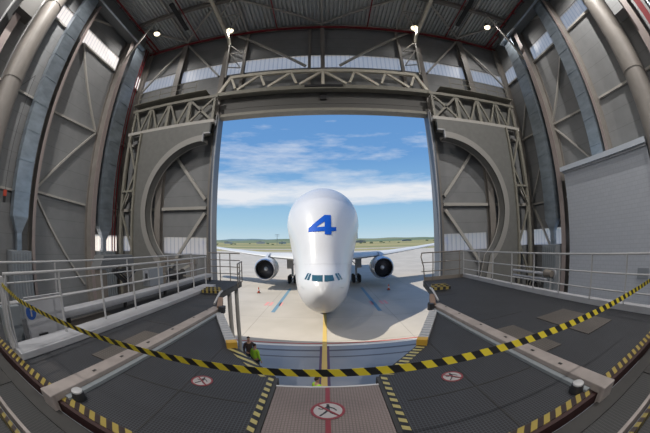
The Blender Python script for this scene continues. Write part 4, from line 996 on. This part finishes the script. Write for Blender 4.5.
def wing(s):
    secs = [(2.2, 34.6 - 16.6, 9.8, 3.95, 1.15), (8.0, 38.0 - 16.6, 6.8, 4.2, 0.75), (14.5, 41.8 - 16.6, 4.8, 4.75, 0.5), (22.3, 46.3 - 16.6, 2.6, 5.5, 0.25)]
    mb = MB(); bm = mb.bm; rings = []
    for x, y, c, z, t in secs:
        ring = []
        for k in range(20):
            a = 2 * math.pi * k / 20; u = 0.5 - 0.5 * math.cos(a)
            yt = t * 0.5 * (2.6 * math.sqrt(max(u, 0)) * (1 - u) ** 0.9) * (1 if math.sin(a) >= 0 else -0.7)
            ring.append(bm.verts.new((AX + s * x, AY + y + u * c, z + yt)))
        rings.append(ring)
    for a, b in zip(rings, rings[1:]):
        for k in range(20): bm.faces.new((a[k], a[(k + 1) % 20], b[(k + 1) % 20], b[k]))
    bm.faces.new(rings[0]); bm.faces.new(rings[-1])
    w_ = mb.build('wing', M['wing_grey'], air, smooth=True)
    for x in (5.6, 11.2, 14.2, 17.2):
        yb = AY + 34.6 - 16.6 + (x - 2.2) * 0.585; z_ = 4.1 + (x - 2.2) * 0.077
        MB().lathe([(0.01, 0), (0.14, 0.5), (0.2, 1.6), (0.16, 3.0), (0.02, 4.0)], 12, 'Y', (AX + s * x, yb + 0.5, z_ - 0.36)).build('flap_fairing', M['wing_grey'], w_, smooth=True)
    MB().prism([(AY + 46.0 - 16.6, 5.3), (AY + 47.4 - 16.6, 6.3), (AY + 48.6 - 16.6, 6.4), (AY + 49 - 16.6, 5.4), (AY + 48 - 16.6, 4.9)], AX + s * 22.3, AX + s * 22.42, 'YZ').build('wingtip_fence', M['decal_blue'], w_)
    # engine
    ex, ey, ez = AX + s * 7.66, AY + 18.7, 2.62
    n_ = MB().lathe([(1.12, 1.0), (1.16, 0.5), (1.18, 0.18)], 40, 'Y', (ex, ey, ez)).build('intake_duct', M['fan'], air, smooth=True)
    nac = MB().lathe([(1.42, 0.22), (1.50, 0.7), (1.52, 1.6), (1.42, 3.0), (1.22, 3.9), (1.12, 3.9), (1.1, 3.0)], 40, 'Y', (ex, ey, ez)).build('nacelle', M['nacelle'], air, smooth=True)
    MB().lathe([(1.18, 0.2), (1.21, 0.07), (1.28, 0.0), (1.36, 0.05), (1.42, 0.22)], 40, 'Y', (ex, ey, ez)).build('intake_lip', M['lip'], nac, smooth=True)
    MB().lathe([(0.0, 1.12), (1.14, 1.12), (1.14, 1.15), (0, 1.15)], 40, 'Y', (ex, ey, ez)).build('fan_disc', M['fan'], nac)
    mb = MB()
    for k in range(30):
        a = 2 * math.pi * k / 30
        mb.bar((ex + 0.28 * math.cos(a), ey + 0.95, ez + 0.28 * math.sin(a)), (ex + 1.1 * math.cos(a + .18), ey + 1.02, ez + 1.1 * math.sin(a + .18)), 0.10, 0.015, (0.5 * math.sin(a), 1, -0.5 * math.cos(a)))
    fb_ = mb.build('fan_blades', mat('fan_blade', (0.10, 0.10, 0.11), 0.3, 0.6), nac)
    MB().lathe([(0.0, 0.42), (0.1, 0.47), (0.2, 0.65), (0.30, 0.95), (0.3, 1.1), (0, 1.1)], 24, 'Y', (ex, ey, ez)).build('spinner', M['nose_white'], nac, smooth=True)
    MB().lathe([(0.85, 3.0), (0.8, 4.6), (0.45, 5.4), (0.1, 6.0), (0, 6.0)], 28, 'Y', (ex, ey, ez)).build('exhaust_cone', M['lip'], nac, smooth=True)
    MB().prism([(ey + 1.2, ez + 1.42), (ey + 2.6, ez + 2.0), (ey + 6.5, ez + 1.9), (ey + 6.2, ez + 0.7), (ey + 4.0, ez + 0.6)], ex - 0.18, ex + 0.18, 'YZ').build('pylon', M['nacelle'], air)
    # main gear
    gx, gy = AX + s * 4.75, AY + 25.0
    g_ = MB().tube([(gx, gy, 4.3), (gx, gy, 1.0)], 0.16, 12).build('main_gear_leg', M['galv_flange'], air, smooth=True)
    MB().bar((gx + s * 0.3, gy - 0.5, 3.9), (gx + s * 0.3, gy - 0.5, 2.2), 0.9, 0.05, (0, 1, 0)).build('gear_door', M['white_paint'], air)
    MB().bar((gx, gy - 0.75, 0.62), (gx, gy + 0.75, 0.62), 0.2, 0.2).build('bogie_beam', M['galv_flange'], g_)
    MB().bar((gx, gy, 2.6), (gx - s * 1.3, gy, 4.0), 0.12, 0.12).build('side_brace', M['galv_flange'], g_)
    for dx in (-0.42, 0.42):
        for dy in (-0.75, 0.75):
            MB().lathe([(0.25, -0.2), (0.5, -0.2), (0.6, -0.13), (0.62, 0), (0.6, 0.13), (0.5, 0.2), (0.25, 0.2), (0.25, -0.2)], 24, 'X', (gx + dx, gy + dy, 0.62)).build('wheel', M['tyre'], g_, smooth=True)
    MB().prism([(AY + 52, 7.4), (AY + 54.5, 7.5), (AY + 56.8, 7.9), (AY + 55.4, 7.8)], AX + s * 0.5, AX + s * 0.7, 'YZ').build('stabiliser_root', M['white_paint'], air)
    mb = MB(); bm = mb.bm
    A_ = [bm.verts.new((AX + s * x, AY + y, z)) for x, y, z in ((0.6, 49.5, 7.7), (0.6, 54.5, 7.7), (8.3, 56.2, 8.5), (8.3, 53.6, 8.5))]; B_ = [bm.verts.new(v.co + Vector((0, 0, 0.35))) for v in A_]
    bm.faces.new(A_); bm.faces.new(B_[::-1])
    for k in range(4): bm.faces.new((A_[k], A_[(k + 1) % 4], B_[(k + 1) % 4], B_[k]))
    mb.build('stabiliser', M['wing_grey'], air)
    MB().prism([(AY + 53.4, 6.8), (AY + 54.2, 10.6), (AY + 56.3, 10.8), (AY + 56.6, 6.9)], AX + s * 8.25, AX + s * 8.4, 'YZ').build('end_fin', M['white_paint'], air)
wing(-1); wing(1)
MB().prism([(AY + 41, 11.2), (AY + 48.5, 17.2), (AY + 53.0, 17.2), (AY + 54.5, 8.0), (AY + 47, 9.0)], AX - 0.2, AX + 0.2, 'YZ').build('tail_fin', M['white_paint'], air)
g_ = MB().tube([(AX, AY + 7.2, 1.6), (AX, AY + 7.0, 0.55)], 0.1, 10).build('nose_gear_leg', M['galv_flange'], air, smooth=True)
for dx in (-0.24, 0.24):
    MB().lathe([(0.2, -0.12), (0.42, -0.12), (0.5, -0.05), (0.5, 0.05), (0.42, 0.12), (0.2, 0.12), (0.2, -0.12)], 24, 'X', (AX + dx, AY + 7.0, 0.5)).build('wheel', M['tyre'], g_, smooth=True)

# cones on the apron
for x, y, lb in ((-8.1, 32.7, 'orange traffic cone on the apron in front of the left engine'), (7.7, 33.6, 'dark orange traffic cone on the shaded apron below the right engine'), (-10.6, 35.5, 'orange traffic cone farther left beyond the left engine')):
    if x < -10: continue
    e = E('traffic_cone', (x, y, 0), lb, 'cone')
    MB().box((x - .2, y - .2, 0), (x + .2, y + .2, 0.04)).build('base', M['tyre'], e)
    MB().lathe([(0.16, 0.04), (0.03, 0.75), (0, 0.75)], 16, 'Z', (x, y, 0)).build('cone_body', M['cone'], e, smooth=True)
    MB().lathe([(0.118, 0.30), (0.090, 0.45)], 16, 'Z', (x, y, 0)).build('white_band', M['line_white'], e, smooth=True)
# far landscape items
e = E('power_pylon', (-100, 575, 0), 'thin distant mast with crossbars on the horizon left of the aircraft', 'pylon')
for dx in (-1, 1): MB().tube([(-100 + dx * 1.3, 575, 0), (-100, 575, 22)], 0.22, 6).build('leg', M['cabinet'], e)
for z in (18.5, 21.5): MB().bar((-105, 575, z), (-95, 575, z), 0.5, 0.5).build('crossarm', M['cabinet'], e)
random.seed(4)
for i, (x, y, w_, h_, lb) in enumerate(((-330, 900, 26, 5, 'pale low building far off at the left end of the horizon'), (-232, 980, 30, 6, 'white low shed on the far horizon left of the mast'), (-140, 900, 22, 5, 'small pale shed on the far horizon just left of the aircraft'), (118, 930, 34, 6.5, 'dark low building on the horizon just right of the aircraft'), (330, 1100, 40, 5, 'long low shed on the horizon at the far right'))):
    e = E('far_shed', (x, y, 0), lb, 'building')
    MB().box((x - w_ / 2, y, 0), (x + w_ / 2, y + 14, h_)).build('walls', M['nacelle'] if i in (0, 1, 2) else M['cabinet'], e)
    MB().prism([(x - w_ / 2 - 1, h_), (x, h_ + 2), (x + w_ / 2 + 1, h_)], y - 1, y + 15, 'XZ').build('roof', M['cabinet'], e)
spots = []
while len(spots) < 40:
    x = random.uniform(-420, 420); y = random.uniform(500, 860); r_ = random.uniform(1.4, 3.0)
    if abs(x / y) < 0.1 or any(abs(x - a) < 14 and abs(y - b) < 12 for a, b, c in spots): continue
    spots.append((x, y, r_))
for x, y, r_ in spots:
    mb = MB(); bmesh.ops.create_icosphere(mb.bm, subdivisions=2, radius=r_)
    for v in mb.bm.verts: v.co = Vector((v.co.x * 1.9, v.co.y, v.co.z * 0.7)) * (1 + random.uniform(-.15, .15)) + Vector((x, y, r_ * 0.5))
    o = mb.build('bush', M['hill']); T(o, 'small dark bush on the far field near the horizon', 'bush', 'distant bushes along the horizon')

# ================================================================== PEOPLE
def skin_mesh(name, V_, E_, rad, m, parent=None, sub=1, root=0):
    me = bpy.data.meshes.new(name); me.from_pydata(V_, E_, []); o = bpy.data.objects.new(name, me); COL.objects.link(o)
    md = o.modifiers.new('skin', 'SKIN'); md.use_smooth_shade = True
    for i, r_ in enumerate(rad):
        r2 = r_ if isinstance(r_, tuple) else (r_, r_)
        me.skin_vertices[0].data[i].radius = r2
    me.skin_vertices[0].data[root].use_root = True
    sb = o.modifiers.new('sub', 'SUBSURF'); sb.levels = sub; sb.render_levels = sub
    me.materials.append(m)
    if parent:
        o.parent = parent
    return o
def person(x, y, rot, h, label, vest=None, arms='down', hairless=False):
    root = bpy.data.objects.new('person', None); COL.objects.link(root); root.location = (x, y, 0); root.rotation_euler = (0, 0, rot); root.scale = (h / 1.78,) * 3
    T(root, label, 'person')
    V_ = [(0, 0, 0.95), (0, 0, 1.12), (0, 0, 1.30), (0, 0, 1.44), (0, -0.01, 1.53), (0, -0.02, 1.60), (0, -0.01, 1.72)]
    rd = [(0.165, 0.12), (0.145, 0.11), (0.17, 0.12), (0.13, 0.09), 0.055, (0.075, 0.088), (0.07, 0.082)]
    Ed = [(0, 1), (1, 2), (2, 3), (3, 4), (4, 5), (5, 6)]
    legs = []; armsv = []
    for s in (-1, 1):
        b_ = len(V_)
        V_ += [(s * 0.10, 0, 0.86), (s * 0.11, -0.02, 0.50), (s * 0.12, 0.01, 0.10), (s * 0.13, -0.14, 0.045)]
        rd += [0.095, 0.062, 0.045, (0.045, 0.03)]
        Ed += [(0, b_), (b_, b_ + 1), (b_ + 1, b_ + 2), (b_ + 2, b_ + 3)]
        legs.append(b_)
        b_ = len(V_)
        if arms == 'down' or s < 0: pts_ = [(s * 0.20, 0, 1.41), (s * 0.25, 0.02, 1.13), (s * 0.26, -0.07, 0.90), (s * 0.26, -0.10, 0.83)]
        else: pts_ = [(s * 0.20, 0, 1.41), (s * 0.27, -0.02, 1.15), (s * 0.16, -0.25, 1.12), (s * 0.12, -0.32, 1.14)]
        V_ += pts_; rd += [0.062, 0.046, 0.032, (0.038, 0.02)]
        Ed += [(3, b_), (b_, b_ + 1), (b_ + 1, b_ + 2), (b_ + 2, b_ + 3)]
        hb = b_ + 3; d = (Vector(pts_[3]) - Vector(pts_[2])).normalized()
        side = Vector((0, 1, 0)) if abs(d.z) > 0.5 else Vector((0, 0, 1))
        for f_, (o_, l_) in enumerate(((-0.026, 0.07), (-0.009, 0.08), (0.009, 0.075), (0.026, 0.06))):
            k_ = len(V_); p_ = Vector(pts_[3]) + side * o_ + d * 0.03
            q_ = p_ + d * l_ * 0.5; r_ = q_ + d * l_ * 0.4 + Vector((-s * 0.02, 0, 0))
            V_ += [tuple(p_), tuple(q_), tuple(r_)]; rd += [0.010, 0.009, 0.008]
            Ed += [(hb, k_), (k_, k_ + 1), (k_ + 1, k_ + 2)]
        k_ = len(V_); p_ = Vector(pts_[3]) - side * 0.035; q_ = p_ - side * 0.015 + d * 0.035
        V_ += [tuple(p_), tuple(q_)]; rd += [0.011, 0.010]; Ed += [(hb, k_), (k_, k_ + 1)]
    skin_mesh('body', V_, Ed, rd, M['skin'], root, 1)
    # clothing over the body
    tv = [(0, 0, 0.88), (0, 0, 1.12), (0, 0, 1.30), (0, 0, 1.45)]; tr = [(0.185, 0.14), (0.165, 0.13), (0.19, 0.14), (0.12, 0.095)]; te = [(0, 1), (1, 2), (2, 3)]
    for s in (-1, 1):
        b_ = len(tv)
        if arms == 'down' or s < 0: pp = [(s * 0.20, 0, 1.41), (s * 0.25, 0.02, 1.13), (s * 0.26, -0.065, 0.92)]
        else: pp = [(s * 0.20, 0, 1.41), (s * 0.27, -0.02, 1.15), (s * 0.17, -0.23, 1.12)]
        tv += pp; tr += [0.078, 0.06, 0.046]; te += [(3, b_), (b_, b_ + 1), (b_ + 1, b_ + 2)]
    skin_mesh('jacket', tv, te, tr, M['jacket'] if vest != 'full' else M['hivis'], root, 1)
    lv = [(0, 0, 0.95)]; lr = [(0.172, 0.128)]; le = []
    for s in (-1, 1):
        b_ = len(lv); lv += [(s * 0.10, 0, 0.86), (s * 0.11, -0.02, 0.50), (s * 0.12, 0.01, 0.10)]; lr += [0.105, 0.078, 0.064]; le += [(0, b_), (b_, b_ + 1), (b_ + 1, b_ + 2)]
    skin_mesh('trousers', lv, le, lr, M['trousers'], root, 1)
    for s in (-1, 1):
        skin_mesh('shoe', [(s * 0.12, 0.04, 0.05), (s * 0.125, -0.08, 0.045), (s * 0.13, -0.18, 0.035)], [(0, 1), (1, 2)], [(0.055, 0.05), (0.055, 0.045), (0.045, 0.035)], M['black'], root, 1)
    if vest == 'vest':
        o = skin_mesh('safety_vest', [(0, 0, 0.86), (0, 0, 1.12), (0, 0, 1.30), (0, 0, 1.44)], [(0, 1), (1, 2), (2, 3)], [(0.20, 0.155), (0.18, 0.145), (0.205, 0.155), (0.15, 0.115)], M['hivis'], root, 1)
    # hair cap
    mb = MB(); bmesh.ops.create_icosphere(mb.bm, subdivisions=3, radius=0.1)
    for v in list(mb.bm.verts):
        if v.co.z < 0.0 - v.co.y * 0.6: mb.bm.verts.remove(v)
    for v in mb.bm.verts: v.co = Vector((v.co.x * 0.84, v.co.y * 0.98 + 0.0, v.co.z * 1.0 + 1.685))
    o = mb.build('hair', M['hair'], None, smooth=True); o.parent = root
    for s in (-1, 1):
        mb = MB(); bmesh.ops.create_icosphere(mb.bm, subdivisions=1, radius=0.01)
        for v in mb.bm.verts: v.co += Vector((s * 0.03, -0.095, 1.665))
        o = mb.build('eye', M['black'], None); o.parent = root
        mb = MB(); bmesh.ops.create_icosphere(mb.bm, subdivisions=1, radius=0.02)
        for v in mb.bm.verts: v.co = Vector((v.co.x * 0.5, v.co.y, v.co.z * 1.5)) + Vector((s * 0.08, 0, 1.65))
        o = mb.build('ear', M['skin'], None); o.parent = root
    mb = MB(); bmesh.ops.create_cone(mb.bm, segments=6, radius1=0.016, radius2=0.006, depth=0.04, cap_ends=True)
    for v in mb.bm.verts: v.co += Vector((0, -0.105, 1.645))
    o = mb.build('nose', M['skin'], None); o.parent = root
    o = MB().box((-0.025, -0.103, 1.605), (0.025, -0.09, 1.613)).build('mouth', M['sign_red'], None); o.parent = root
    return root
person(-3.62, 12.05, 0.4, 1.78, 'person in a dark brown jacket standing beside the left support legs on the hangar floor', None, 'fold')
person(-3.18, 11.45, 2.6, 1.68, 'person in a bright green high visibility jacket beside the one in dark brown', 'full')
person(-0.34, 8.35, 2.2, 1.74, 'person in a green high visibility jacket standing on the yellow line beyond the bridge', 'full', 'fold')
